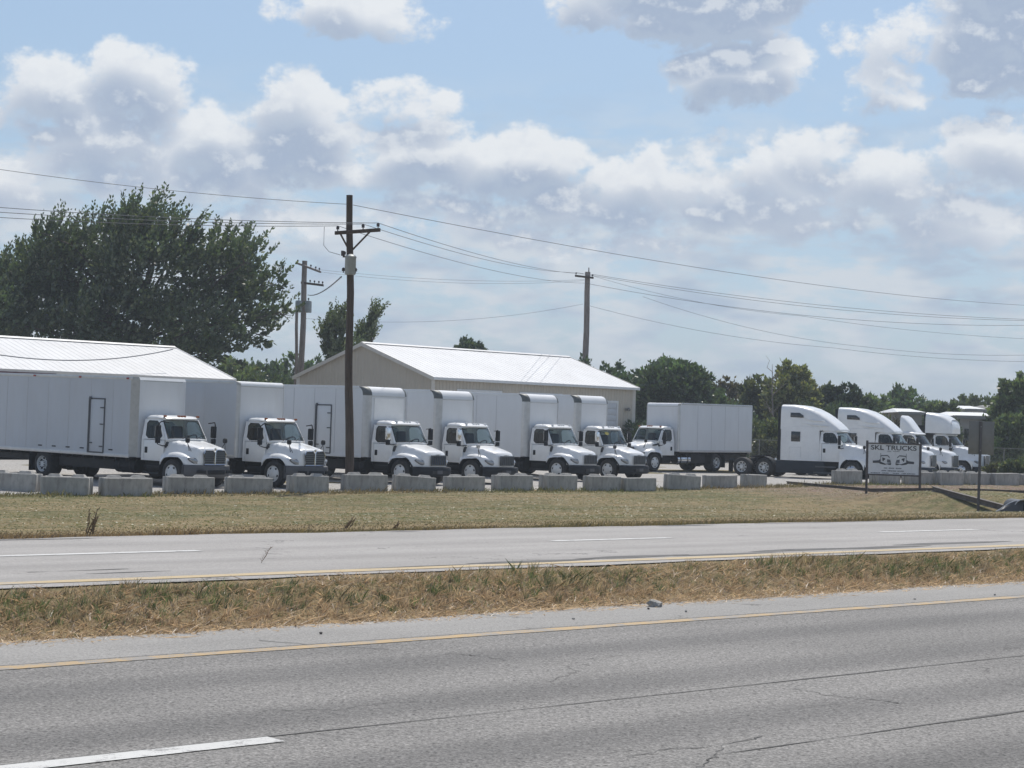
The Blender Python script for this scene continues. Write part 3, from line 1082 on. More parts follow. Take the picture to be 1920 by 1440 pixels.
    for k in range(18):
        t_ = 2 * math.pi * k / 18
        ctr = c0 + (a_ * math.cos(t_) + b_ * math.sin(t_)) * .235
        rad = (a_ * math.cos(t_) + b_ * math.sin(t_))
        rows.append([ctr + (rad * math.cos(q) + ax * math.sin(q)) * .022 for q in [2 * math.pi * i / 6 for i in range(6)]])
    rows.append(rows[0])
    sw.grid(rows, wrap=True)
    sw.cyl(c0 + a_ * -.22, c0 + a_ * .22, .018, n=6)
    sw.cyl(c0, c0 - ax * .35, .03, n=6)
    sw.build('steering_wheel', M_BLACK, parent)
    # roof marker lights
    for yy in C.get('markers', ()):
        f = 1 - abs(yy / w1) ** 2.4
        MB().box(C['xtc'] - .12, C['xtc'] + .0, yy - .035, yy + .035, zr - .06, zr + .008).build('marker_light', C.get('mkmat', M_AMBER), parent, bevel=.012)
    return shell


def box_tilt(x0, x1, y0, y1, z0, z1, dx):
    vs = [(x0, y0, z0), (x1, y0, z0), (x1, y1, z0), (x0, y1, z0), (x0 + dx, y0, z1), (x1 + dx, y0, z1), (x1 + dx, y1, z1), (x0 + dx, y1, z1)]
    return vs, [(3, 2, 1, 0), (4, 5, 6, 7), (0, 1, 5, 4), (1, 2, 6, 5), (2, 3, 7, 6), (3, 0, 4, 7)]


def mirror(parent, x, y, z, sgn, hgt=.46, housing=None, loop=False, near=0.0):
    m = MB()
    y = y - sgn * near
    m.add(*box_tilt(x - .06, x + .06, y + sgn * .26, y + sgn * .47, z - hgt / 2, z + hgt / 2, 0))
    o = m.build('mirror', housing or M_BLACK, parent, bevel=.03)
    MB().box(x - .072, x - .062, y + sgn * .28, y + sgn * .45, z - hgt / 2 + .03, z + hgt / 2 - .03).build('mirror_glass', M_CHROME, o)
    MB().box(x - .05, x + .05, y + sgn * .27, y + sgn * .46, z - hgt / 2 - .21, z - hgt / 2 - .03).build('convex_mirror', M_BLACK, o, bevel=.025)
    a = MB()
    if loop:
        a.tube([(x + .12, y - sgn * .02, z + hgt / 2 + .10), (x + .10, y + sgn * .30, z + hgt / 2 + .14), (x + .04, y + sgn * .40, z + hgt / 2 + .04), (x + .03, y + sgn * .40, z - hgt / 2 - .24),
                (x + .08, y + sgn * .2, z - hgt / 2 - .30), (x + .12, y - sgn * .02, z - hgt / 2 - .28)], .023, 6)
    else:
        a.tube([(x + .10, y - sgn * .02, z + hgt / 2 - .02), (x + .02, y + sgn * .36, z + hgt / 2 + .02)], .016, 6)
        a.tube([(x + .12, y - sgn * .02, z - hgt / 2 - .16), (x + .04, y + sgn * .2, z - hgt / 2 - .20), (x + .02, y + sgn * .36, z - hgt / 2 - .17)], .018, 6)
    a.build('mirror_arm', M_BLACK, o)
    return o


def hood_mirror(parent, x, y, z, sgn, mat_=None, hgt=.34):
    m = MB().lathe_z([(0.0, -.09), (.06, -.09), (.085, -.04), (.085, .05), (.05, .09), (0, .09)], (x + .02, y + sgn * .10, z + hgt), 10)
    o = m.build('bonnet_mirror', mat_ or M_BLACK, parent)
    MB().tube([(x - .05, y - sgn * .06, z - .03), (x + .02, y + sgn * .10, z + hgt - .08)], .013, 5).tube([(x + .14, y + sgn * .02, z - .05), (x + .02, y + sgn * .10, z + hgt - .10)], .011, 5).build('bracket', M_BLACK, o)


def chassis(parent, x_rear, x_front, duals, tank=True, rail_z=(.72, .95)):
    r_ = MB()
    for sgn in (-1, 1):
        r_.box(x_rear, x_front, sgn * .38, sgn * .46, *rail_z)
    for xx in np.linspace(x_rear + .2, x_front - .4, 7):
        r_.box(xx - .05, xx + .05, -.38, .38, rail_z[0] + .03, rail_z[1] - .05)
    r_.build('chassis_frame', M_FRAME, parent)
    MB().cyl((0, -.9, .47), (0, .9, .47), .07, n=8).box(-.1, .1, -.5, .5, .38, .5).box(.2, .75, -.35, .35, .55, 1.2).build('front_axle', M_FRAME, parent)
    for xd in duals:
        MB().cyl((xd, -.8, .505), (xd, .8, .505), .10, n=8).lathe_z([(0, -.22), (.2, -.2), (.24, 0), (.2, .2), (0, .22)], (xd, 0, .505), 10).build('rear_axle', M_FRAME, parent)


BOX_STYLE = {}


def cargo_box(parent, x1, L, z0, zt, style, door=False, marks=False, wid=1.26, side_mat=None):
    """van body; the moulded shell is split into side, corner, front, nose and roof panels"""
    Rn = {'round': .36, 'chamfer': .10, 'soft': .16}[style]
    rc = {'round': .27, 'chamfer': .30, 'soft': .12}[style]
    x0 = x1 - L
    nC = 7 if style != 'chamfer' else 2
    nz = 8

    def outline(z):
        if z > zt - Rn:
            q = (z - (zt - Rn)) / Rn
            back = Rn * (1 - math.sqrt(max(0, 1 - q * q)))
            if style == 'chamfer':
                back = Rn * q * .6
        else:
            back = 0
        xf = x1 - back
        left = []
        for k in range(nC):
            a = math.pi / 2 * k / (nC - 1)
            left.append((xf - rc * 1.0 + rc * math.sin(a), -(wid - rc + rc * math.cos(a)), z))
        if style == 'chamfer':
            left = [(xf - rc * 1.1, -wid, z), (xf, -(wid - rc * .45), z)]
        return left
    zs_low = [z0, (z0 + zt - Rn) / 2, zt - Rn]
    zs_up = [zt - Rn + Rn * math.sin(math.pi / 2 * k / nz) for k in range(nz + 1)]
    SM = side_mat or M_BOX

    def mir(rows):
        return [[(x, -y, z) for x, y, z in r] for r in rows]
    low = [outline(z) for z in zs_low]
    up_ = [outline(z) for z in zs_up]
    allr = low + up_[1:]
    # sides
    for sg in (1, -1):
        s = MB()
        rows = [[(x0, r[0][1], r[0][2]), ((x0 + r[0][0]) / 2, r[0][1], r[0][2]), r[0]] for r in allr]
        s.grid(rows if sg == 1 else mir(rows), flip=(sg < 0))
        so_ = s.build('side_panel', SM, parent)
        # rails along the top and the bottom
        rl = MB().box(x0, x1 - Rn - rc * .5, -wid - .014, -wid + .02, zt - .10, zt + .012)
        rl.box(x0, x1 - rc, -wid - .016, -wid + .02, z0 - .03, z0 + .10)
        if sg < 0:
            rl.v = [(x, -y, z) for x, y, z in rl.v]
        rl.build('rail', M_ALU if style != 'round' else SM, so_, bevel=.006)
        c = MB().grid(low if sg == 1 else mir(low), flip=(sg < 0))
        c.build('corner_post', {'round': M_ALU, 'soft': M_ALU, 'chamfer': M_BEIGE}[style], parent, angle=50)
        c = MB().grid(up_ if sg == 1 else mir(up_), flip=(sg < 0))
        c.build('corner_cap', {'round': M_DKCAP, 'soft': M_BEIGE, 'chamfer': M_BEIGE}[style], parent, angle=50)
        # panel seams: thin upright rivet strips
        for xx in np.arange(x0 + 1.22, x1 - 1.0, 1.22):
            MB().box(xx - .012, xx + .012, sg * (-wid - .004), sg * (-wid + .004), z0 + .12, zt - .12).build('seam', M_SEAM, so_)
    # front
    fl = MB().grid([[r[-1], (r[-1][0], 0, r[-1][2]), (r[-1][0], -r[-1][1], r[-1][2])] for r in low])
    fo = fl.build('front_panel', M_BOX, parent)
    un = MB().grid([[r[-1], (r[-1][0], 0, r[-1][2]), (r[-1][0], -r[-1][1], r[-1][2])] for r in up_])
    un.build('nose_cap', M_WHITE if style != 'round' else M_BOX, parent, angle=60)
    MB().box(x1 - .004, x1 + .010, -wid + rc + .0, wid - rc - .0, zt - Rn - .045, zt - Rn - .01).build('trim_strip', M_ALU, fo)
    top = up_[-1]
    ro = [(x0, top[0][1], zt)] + list(top) + [(x, -y, z) for x, y, z in top[::-1]] + [(x0, -top[0][1], zt)]
    MB().poly(ro).build('roof_panel', M_WHITE, parent)
    # rear frame and roll-up door
    rfm = MB().box(x0 - .06, x0, -wid, -wid + .12, z0, zt).box(x0 - .06, x0, wid - .12, wid, z0, zt).box(x0 - .06, x0, -wid + .12, wid - .12, zt - .2, zt).box(x0 - .06, x0, -wid + .12, wid - .12, z0 - .12, z0 + .06)
    rfm.build('rear_frame', M_ALU, parent, bevel=.01)
    MB().box(x0 - .03, x0, -wid + .12, wid - .12, z0 + .06, zt - .2).build('roll_up_door', M_BOX, parent)
    # floor and crossbars
    fb_ = MB().box(x0, x1 - .05, -wid + .03, wid - .03, z0 - .02, z0 + .01)
    for xx in np.arange(x0 + .3, x1 - .2, .6):
        fb_.box(xx - .03, xx + .03, -wid + .06, wid - .06, z0 - .13, z0 - .02)
    fb_.build('floor_frame', M_FRAME, parent)
    if style == 'chamfer':
        for xx in np.linspace(x0 + .2, x1 - .5, 4):
            MB().box(xx - .06, xx + .06, -wid - .035, -wid - .012, zt - .09, zt - .03).build('marker_light', M_RED, parent)
    if door:
        xa, xb_ = door
        za, zb_ = z0 + .12, z0 + 2.05
        y = -wid
        dp = MB().box(xa, xb_, y - .022, y, za, zb_)
        do = dp.build('side_door', SM, parent, bevel=.008)
        f_ = MB()
        f_.box(xa - .05, xa - .003, y - .035, y, za - .05, zb_ + .05).box(xb_ + .003, xb_ + .045, y - .03, y, za - .05, zb_ + .05)
        f_.box(xa - .003, xb_ + .003, y - .03, y, zb_ + .004, zb_ + .05).box(xa - .003, xb_ + .003, y - .03, y, za - .05, za - .004)
        f_.build('door_frame', M_BUMP, do)
        MB().cyl((xa + .05, y - .045, za), (xa + .05, y - .045, zb_ + .06), .018, n=6).build('lock_rod', M_BUMP, do)
        for zz in (za + .2, za + 1.02, zb_ - .3):
            MB().box(xb_ - .18, xb_ + .06, y - .045, y - .022, zz - .022, zz + .022).build('hinge', M_BUMP, do)
        MB().box(xa + .03, xa + .22, y - .06, y - .03, za + .30, za + .34).build('handle', M_BUMP, do)
        MB().box(xa + .0, xa + .10, y - .06, y - .03, zb_ - .02, zb_ + .10).build('latch', M_BUMP, do)
    if marks:
        for xx in np.arange(x1 - 5.3, x1 - 1.1, .80):
            if not door or not (door[0] - .1 < xx < door[1] + .1):
                MB().box(xx - .11, xx + .11, -wid - .010, -wid - .002, z0 + .20, z0 + .245).build('vent_slot', M_BLACK, parent)


def bar_grille(parent, x, yw, z0, z1, nbar, frame=M_CHROME, back=M_GRDARK, vertical=False, taper=0.0, thick=.02, bars=M_GRILLE):
    g_ = MB().box(x - .03, x + .012, -yw, yw, z0, z1)
    o = g_.build('grille', back, parent)
    f_ = MB().box(x, x + .035, -yw - .03, yw + .03, z1, z1 + .045).box(x, x + .035, -yw - .03, yw + .03, z0 - .035, z0).box(x, x + .035, -yw - .03, -yw, z0, z1).box(x, x + .035, yw, yw + .03, z0, z1)
    f_.build('grille_frame', frame, o, bevel=.008)
    for k in range(nbar):
        if vertical:
            yy = -yw + 2 * yw * (k + .5) / nbar
            MB().box(x + .012, x + .028, yy - thick / 2, yy + thick / 2, z0, z1).build('grille_bar', bars, o)
        else:
            zz = z0 + (z1 - z0) * (k + .5) / nbar
            MB().box(x + .012, x + .028, -yw, yw, zz - thick / 2, zz + thick / 2).build('grille_bar', bars, o)
    return o


def headlamp(parent, x, y, z, sgn, w=.30, h=.19, sweep=.5):
    """teardrop lamp wrapped round the wing's front corner"""
    pts_o = []
    n = 16
    for k in range(n):
        a = 2 * math.pi * k / n
        dy = math.cos(a) * w / 2
        dz = math.sin(a) * h / 2 * (1.0 - .35 * (sgn * dy) / (w / 2)) + (sgn * dy) * .35
        back = max(0.0, sgn * dy + w / 2) ** 1.5 * sweep
        pts_o.append(Vector((x - back, y + dy, z + dz)))
    c = sum(pts_o, Vector()) / n + Vector((.05, sgn * .02, 0))
    m = MB()
    m.grid([[p + Vector((-.03, -sgn * .01, 0)) for p in pts_o], pts_o, [p.lerp(c, .4) + Vector((.02, 0, 0)) for p in pts_o], [c] * n], wrap=True)
    o = m.build('headlight', M_LAMP, parent, angle=60)
    MB().ring([p + Vector((.004, sgn * .004, 0)) for p in pts_o], [c + (p - c) * 1.14 + Vector((-.012, 0, 0)) for p in pts_o]).build('lamp_rim', M_BUMP, o)
    return o


def place(name, x, Z, ang, label, cat, group, wb=6.0, dy=0.0):
    """stand a vehicle with its front axle at photo column x, Z metres off; ang = heading (degrees, 0 = +X, negative = towards the camera)"""
    a = R(ang)
    d = Vector((math.cos(a), math.sin(a), 0))
    lat = Vector((-math.sin(a), math.cos(a), 0))
    p = at(x, 800, Z) + lat * (1.1 if math.cos(a) > 0 else -1.1)     # the wheel facing the camera stands at column x
    z1 = float(gz(p.x, p.y)) + .015
    q = p - d * wb
    z2 = float(gz(q.x, q.y)) + .015
    o = empty(name, (p.x, p.y, z1 + dy))
    o.rotation_euler = (0, math.atan2(z2 - z1, wb), a)
    return tag(o, label, cat, group)


N_INT = dict(x0=-.60, xF=1.00, W=1.13, hw0=.84, hw1=.60, zh0=1.70, zh1=1.44, fx=.02, fpk=1.27, cf=.42, cb=.30, sweep=.42, sp=3.2, zb=.82, Ra=.66, rr=.13, spine=.035)
C_INT = dict(xb=-1.72, xd=-.62, zs=.90, zc=1.67, zt=2.40, zr=2.55, w0=1.03, w1=.93, xc=-.22, xs=-.46, xt=-.86, xtc=-.72, markers=(-.8, -.14, 0, .14, .8))
N_M2 = dict(x0=-.60, xF=1.02, W=1.14, hw0=.82, hw1=.56, zh0=1.68, zh1=1.33, fx=.0, fpk=1.26, cf=.34, cb=.30, sweep=.52, sp=2.6, zb=.74, Ra=.67, rr=.15, spine=.01)
C_M2 = dict(xb=-1.66, xd=-.60, zs=.86, zc=1.62, zt=2.36, zr=2.54, w0=1.04, w1=.95, xc=-.16, xs=-.44, xt=-.80, xtc=-.66, markers=(-.62, -.16, 0, .16, .62), mkmat=M_WHITE)
N_RH = dict(x0=-.70, xF=1.22, W=1.13, hw0=.90, hw1=.60, zh0=1.98, zh1=1.58, fx=.0, fpk=1.28, cf=.26, cb=.30, sweep=.52, sp=2.8, zb=.72, Ra=.66, rr=.2, spine=.01)
C_RH = dict(xb=-1.85, xd=-.70, zs=.95, zc=1.93, zt=2.55, zr=2.72, w0=1.05, w1=.95, xc=-.28, xs=-.58, xt=-1.0, xtc=-.84, markers=())


def int_front(o, paint=M_WHITE):
    nose(o, N_INT, paint)
    # two-part grille with a chrome centre bar
    for sgn in (-1, 1):
        gm = MB().prism([(1.005, sgn * .03, .86), (1.005, sgn * .50, .86), (1.005, sgn * .53, 1.24), (1.005, sgn * .46, 1.36), (1.005, sgn * .10, 1.36), (1.005, sgn * .03, 1.28)], (.03, 0, 0))
        go_ = gm.build('grille', M_GRDARK, o, bevel=.01)
        for k in range(6):
            zz = .90 + .075 * k
            MB().box(1.03, 1.048, min(sgn * .05, sgn * .5), max(sgn * .05, sgn * .5), zz - .012, zz + .012).build('grille_bar', M_GRILLE, go_)
        MB().tube([(1.04, sgn * .02, .85), (1.04, sgn * .515, .85), (1.04, sgn * .545, 1.24), (1.035, sgn * .47, 1.375), (1.03, sgn * .10, 1.375), (1.04, sgn * .02, 1.29), (1.04, sgn * .02, .85)], .022, 6).build('grille_frame', M_CHROME, go_)
        headlamp(o, .90, sgn * .80, .97, sgn, .40, .20, .62)
    MB().cyl((1.03, 0, 1.40), (1.06, 0, 1.40), .05, n=12).build('badge', M_CHROME, o)
    b = MB()
    rows = []
    for (zz, dx) in ((.36, -.10), (.42, 0.0), (.60, .05), (.80, .03), (.835, -.06)):
        rows.append([(1.10 + dx - .50 * abs(v) ** 3, v * 1.13, zz) for v in np.linspace(-1, 1, 25)])
    b.grid(rows)
    for sgn in (-1, 1):
        b.add([(.60, sgn * 1.13, .36), (.60, sgn * 1.13, .835), (.52, sgn * 1.1, .835), (.52, sgn * 1.1, .36)], [(0, 1, 2, 3)])
    bo = b.build('bumper', M_BUMP, o, angle=45)
    MB().box(1.13, 1.165, -.40, .40, .50, .66).build('air_intake', M_BLACK, bo, bevel=.02)
    for sgn in (-1, 1):
        MB().prism([(1.10, sgn * .52, .54), (1.02, sgn * .86, .56), (1.02, sgn * .84, .66), (1.10, sgn * .52, .65)], (.05, 0, 0)).build('fog_lamp_pocket', M_BLACK, bo)
    hood_mirror(o, .55, -.82, 1.36, -1)
    hood_mirror(o, .55, .82, 1.36, 1)


def m2_front(o, paint=M_WHITE, grille_bars=M_GRILLE, hm=0):
    nose(o, N_M2, paint)
    bar_grille(o, 1.058, .42, .82, 1.17, 7, M_GRILLE, M_GRDARK, vertical=True, thick=.022, bars=grille_bars)
    MB().lathe_z([(0, 0), (.10, .005), (.10, .02), (0, .025)], (1.05, 0, 1.235), 12).build('badge', M_CHROME, o)
    for sgn in (-1, 1):
        headlamp(o, .90, sgn * .78, .92, sgn, .40, .19, .75)
    b = MB()
    rows = []
    for (zz, dx) in ((.34, -.06), (.38, .02), (.66, .04), (.72, 0.0), (.735, -.12)):
        rows.append([(1.12 + dx - .42 * abs(v) ** 3.2, v * 1.16, zz) for v in np.linspace(-1, 1, 25)])
    b.grid(rows)
    bo = b.build('bumper', M_BLACK, o, angle=40)
    MB().box(1.13, 1.17, -.45, .45, .46, .58).build('air_intake', M_FRAME, bo)
    MB().box(1.165, 1.18, -.16, .16, .46, .60).build('number_plate_holder', M_BUMP, bo)
    if hm:
        hood_mirror(o, .35, -.98, 1.15, -1, M_ALU if hm == 1 else M_BUMP, .44)


def side_gear(o, x_rear, steps=True, tank_x=(-3.1, -2.0), tank=M_BLACK, flap=True, rz=.36):
    for sgn in (-1, 1):
        if steps:
            s = MB().box(-1.62, -.72, sgn * .78, sgn * 1.06, .42, .50).box(-1.62, -.72, sgn * .80, sgn * .84, .42, .86).box(-1.55, -.72, sgn * .84, sgn * 1.04, .66, .72)
            s.build('step', M_BLACK, o)
        t_ = MB().cyl((tank_x[0], sgn * .82, .66), (tank_x[1], sgn * .82, .66), .27, n=20)
        to = t_.build('fuel_tank', tank, o)
        for xx in (tank_x[0] + .25, tank_x[1] - .25):
            MB().cyl((xx - .03, sgn * .82, .66), (xx + .03, sgn * .82, .66), .28, n=20).build('strap', M_FRAME, to)
        if flap:
            MB().box(x_rear - .02, x_rear, sgn * .62, sgn * 1.24, .22, .92).build('mud_flap', M_BLACK, o)


def box_truck(maker, x, Z, ang, label, style, L=7.9, door=None, marks=False, wb=6.3, z0=1.02, zt=3.90, paint=M_WHITE, grb=M_GRILLE, hm=0, side_mat=None,
              group='white box trucks parked along the concrete blocks', tank=M_BLACK, dy=0.0, gap=.10):
    o = place('box_truck', x, Z, ang, label, 'truck', group, wb, dy)
    if maker == 'int':
        int_front(o, paint)
        cab(o, dict(C_INT, vis=(-1 if math.cos(R(ang)) > 0 else 1)), paint)
        xb = C_INT['xb']
        for sgn in (-1, 1):
            mirror(o, -.50, sgn * 1.0, 1.98, sgn, .44, M_BLACK, loop=True)
    else:
        m2_front(o, paint, grb, hm)
        cab(o, C_M2, paint)
        xb = C_M2['xb']
        mirror(o, -.50, -1.02, 2.02, -1, .50, M_CHROME if maker == 'm2c' else M_BLACK, loop=False, near=.06)
        mirror(o, -.50, 1.02, 2.02, 1, .46, M_BLACK, loop=False, near=.14)
    x1 = xb - gap
    cargo_box(o, x1, L, z0, zt, style, door, marks, side_mat=side_mat)
    chassis(o, x1 - L, .9, [-wb])
    side_gear(o, -wb - .75, tank=tank)
    # dark skirt of frame, battery box and racks below the van body
    for sgn in (-1, 1):
        MB().box(-wb + .7, -3.2, sgn * .50, sgn * 1.0, .48, z0 - .14).build('battery_box', M_FRAME, o, bevel=.02)
        MB().box(x1 - L + .1, -wb - .9, sgn * .5, sgn * .95, .62, z0 - .14).build('liftgate_frame', M_FRAME, o)
    MB().box(x1 - L + .0, x1 - L + .12, -1.1, 1.1, .5, .62).box(x1 - L + .02, x1 - L + .10, -.5, -.4, .6, z0 - .1).box(x1 - L + .02, x1 - L + .10, .4, .5, .6, z0 - .1).build('rear_bumper', M_FRAME, o)
    for sgn in (-1, 1):
        wheel(o, 0, sgn * .98, 'single')
        wheel(o, -wb, sgn * .92, 'dual')
    return o


WB = 6.3
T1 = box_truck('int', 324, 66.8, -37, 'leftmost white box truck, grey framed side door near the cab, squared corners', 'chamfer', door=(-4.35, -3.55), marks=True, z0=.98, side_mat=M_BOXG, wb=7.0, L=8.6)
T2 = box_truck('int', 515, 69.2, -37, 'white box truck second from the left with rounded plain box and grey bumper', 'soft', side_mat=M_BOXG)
T3 = box_truck('m2c', 752, 74.8, -39, 'white box truck right of the near utility pole with dark framed side door', 'round', door=(-4.65, -3.80), grb=mat('grille_bars_blue_grey', (0.10, 0.13, 0.19), .3, metal=.7))
MB().box(-1.752, -1.744, -.86, .90, 2.55, 3.44).build('front_decal_patch', M_WHITE, T3)
T4 = box_truck('m2c', 884, 78.3, -39, 'white box truck fourth from the left with bonnet mirror post on its wing', 'round', hm=1)
T5 = box_truck('m2', 1046, 84.3, -40, 'white box truck second from the right in the angled row of six', 'round')
T6 = box_truck('m2c', 1141, 88.3, -40, 'white box truck with yellow oval windscreen sticker, last of the angled row of six', 'round', hm=2, wb=6.6, zt=3.98, L=9.0)
st = MB()
st.prism([Vector((-.57 + .012, -.52, 2.20)) + Vector((-.55 * .085 * math.sin(a), .15 * math.cos(a), .84 * .085 * math.sin(a))) for a in [2 * math.pi * k / 16 for k in range(16)]], (.008, 0, .005))
st.build('windscreen_sticker', M_YEL, T6)
T7 = box_truck('int', 1229, 104.0, -136, 'white box truck facing left with open dark bonnet vent, behind the gravel opening', 'soft', wb=5.2, L=6.5, z0=1.12, zt=3.86,
               group='white trucks facing left', tank=M_CHROME)
MB().prism([(-.10, .84, 1.50), (-.48, .86, 1.56), (-.50, .88, 1.46), (-.06, .87, 1.43)], (0, .03, 0)).build('bonnet_vent', M_BLACK, T7)
MB().box(-1.985, -1.96, .55, 1.0, 3.42, 3.50).build('front_logo_print', M_BUMP, T7)


# ---- tractor units
def fairing_loft(o, name, stations, paint, zbase, angle=40):
    """rows of (x, half width, top z): a rounded hood-like shell"""
    rows = []
    n = 25
    for (x, w, zt_, e) in stations:
        row = []
        for k in range(n):
            a = math.pi * k / (n - 1)
            ca, sa = math.cos(a), math.sin(a)
            row.append((x, w * math.copysign(abs(ca) ** e, ca), zbase + (zt_ - zbase) * abs(sa) ** e))
        rows.append(row)
    mb = MB().grid(rows)
    mb.poly(rows[0])
    mb.poly(rows[-1])
    return mb.build(name, paint, o, angle=angle)


def tractor(x, Z, ang, label, kind, dy=0.0):
    o = place('semi_tractor', x, Z, ang, label, 'truck', 'white semi tractor units parked in a row', 6.0, dy)
    paint = M_WHITE
    nose(o, N_RH, paint)
    cab(o, C_RH, paint)
    bar_grille(o, 1.262, .44, .80, 1.42, 9, M_CHROME if kind != 'sleeper' else M_CHROME, M_GRDARK, vertical=False, thick=.035)
    for sgn in (-1, 1):
        headlamp(o, 1.06, sgn * .80, .98, sgn, .46, .17, .8)
        mirror(o, -.62, sgn * 1.0, 2.12, sgn, .50, M_BLACK)
        hood_mirror(o, .62, sgn * .86, 1.42, sgn, M_BLACK, .36)
    b = MB()
    rows = []
    for (zz, dx) in ((.30, -.08), (.36, .02), (.60, .05), (.70, 0.0), (.73, -.12)):
        rows.append([(1.30 + dx - .50 * abs(v) ** 3, v * 1.17, zz) for v in np.linspace(-1, 1, 25)])
    b.grid(rows)
    bo = b.build('bumper', M_NAVY, o, angle=40)
    MB().box(1.33, 1.37, -.5, .5, .55, .64).build('bumper_trim', M_CHROME, bo)
    MB().box(1.345, 1.362, -.42, .42, .38, .5).build('air_intake', M_BLACK, bo)
    back = C_RH['xb']
    if kind == 'sleeper':
        xr = -4.05
        # sleeper box
        s = MB()
        rows = []
        for z, w in ((.95, 1.17), (1.5, 1.19), (2.2, 1.19), (2.78, 1.17)):
            rows.append([(back - .0, -1.06, z), (back - .12, -1.10, z), (back - .5, -w, z), (xr + .06, -w, z), (xr, -w + .06, z), (xr, w - .06, z), (xr + .06, w, z), (back - .5, w, z), (back - .12, 1.10, z), (back, 1.06, z)])
        s.grid(rows)
        so_ = s.build('sleeper', paint, o, angle=50)
        fairing = fairing_loft(o, 'roof_fairing', [(-.80, .80, 2.70, .55), (-.92, .90, 2.86, .5), (-1.2, .97, 3.10, .46), (-1.55, 1.02, 3.36, .42), (-1.95, 1.07, 3.60, .38), (-2.4, 1.12, 3.80, .34), (-2.9, 1.15, 3.93, .30),
                                                   (-3.4, 1.165, 3.98, .26), (xr, 1.17, 3.98, .24)], paint, 2.62, angle=60)
        for sgn in (-1, 1):
            # raised styling ridges on the fairing's flank
            for (xa, xb2, za, zb2) in ((-2.9, -1.35, 2.98, 2.86), (-2.7, -1.6, 3.22, 3.12)):
                MB().tube([(xa, sgn * 1.145, za), ((xa + xb2) / 2, sgn * 1.115, (za + zb2) / 2 - .02), (xb2, sgn * 1.03, zb2)], [.015, .045, .02], 8).build('styling_ridge', paint, fairing)
            w_ = 1.19
            MB().prism([(-3.42, sgn * w_, 1.98), (-2.90, sgn * w_, 1.98), (-2.90, sgn * w_, 2.52), (-3.42, sgn * w_, 2.52)], (0, sgn * .02, 0)).build('sleeper_window', M_DGLASS, so_, bevel=.015)
            MB().prism([(-3.50, sgn * 1.158, 3.30), (-2.74, sgn * 1.158, 3.28), (-2.76, sgn * 1.150, 3.40), (-2.98, sgn * 1.14, 3.54), (-3.50, sgn * 1.15, 3.54)], (0, sgn * .03, 0)).build('upper_window', M_DGLASS, so_, bevel=.01)
            dr = MB().tube([(-3.5, sgn * 1.197, 1.12), (-3.5, sgn * 1.197, 1.66), (-2.85, sgn * 1.197, 1.66), (-2.85, sgn * 1.197, 1.12)], .008, 4)
            dr.build('locker_door', M_BOX, so_)
            MB().box(xr - .16, xr - .004, sgn * 1.12, sgn * 1.16, 1.0, 3.86).build('side_extender', M_BLACK, o)
            # dark skirts below
            sk = MB().box(xr - .25, back + .35, sgn * 1.05, sgn * 1.15, .26, .94)
            sko = sk.build('side_skirt', M_NAVY, o, bevel=.03)
            MB().box(-2.0, -.86, sgn * 1.152, sgn * 1.19, .62, .70).build('step', M_BUMP, sko)
            MB().box(-2.1, -.9, sgn * 1.152, sgn * 1.20, .30, .38).build('step', M_BUMP, sko)
            MB().lathe_z([(0, -.07), (.06, -.05), (.07, 0), (.05, .06), (0, .07)], (xr - .25, sgn * 1.1, .98), 10).build('tank_cap', M_WHITE, o)
    else:
        xr = back
        for sgn in (-1, 1):
            sk = MB().box(-3.3, -.86, sgn * .98, sgn * 1.08, .30, .9)
            sk.build('side_skirt', M_NAVY, o, bevel=.03)
        if kind == 'day_small':
            f = fairing_loft(o, 'roof_fairing', [(-.95, .62, 2.72, .6), (-1.15, .70, 2.95, .5), (-1.4, .78, 3.25, .42), (-1.68, .84, 3.55, .34), (-1.9, .86, 3.66, .28)], paint, 2.55, angle=60)
        else:
            f = fairing_loft(o, 'roof_fairing', [(-.70, .78, 3.0, .5), (-.74, .9, 3.22, .45), (-.85, .98, 3.42, .42), (-1.05, 1.04, 3.62, .40), (-1.4, 1.10, 3.80, .36), (-1.9, 1.13, 3.90, .32), (-2.3, 1.14, 3.92, .26)], paint, 2.66, angle=60)
            bowl = MB()
            rows = []
            for q, dx in ((1.0, .0), (.9, -.03), (.6, -.10), (.0, -.14)):
                rows.append([(-.86 + .18 * (1 - abs(math.sin(a))) * 0 + dx + .16 * (1 - (math.sin(a) + 1) / 2), .80 * q * math.cos(a), 3.30 + .24 * q * math.sin(a)) for a in [2 * math.pi * k / 20 for k in range(20)]])
            bowl.grid(rows, wrap=True)
            bowl.build('fairing_bowl', M_BOX, f, angle=60)
            bk = MB().box(-2.4, -2.3, -1.12, 1.12, 1.0, 3.8)
            bk.build('side_extender', M_BLACK, o)
    # frame, fifth wheel, tandem
    chassis(o, -7.05, 1.0, [-4.95, -6.25])
    fw = MB().prism([(-5.2, -.5, 1.12), (-5.2, .5, 1.12), (-5.85, .5, 1.05), (-6.2, .25, 1.0), (-6.2, -.25, 1.0), (-5.85, -.5, 1.05)], (0, 0, .07)).box(-5.8, -5.3, -.42, .42, .92, 1.1)
    fw.build('fifth_wheel', M_FRAME, o)
    MB().box(-4.7, -4.35 if kind == 'sleeper' else -3.6, -.45, .45, .95, 1.0).build('deck_plate', M_FRAME, o)
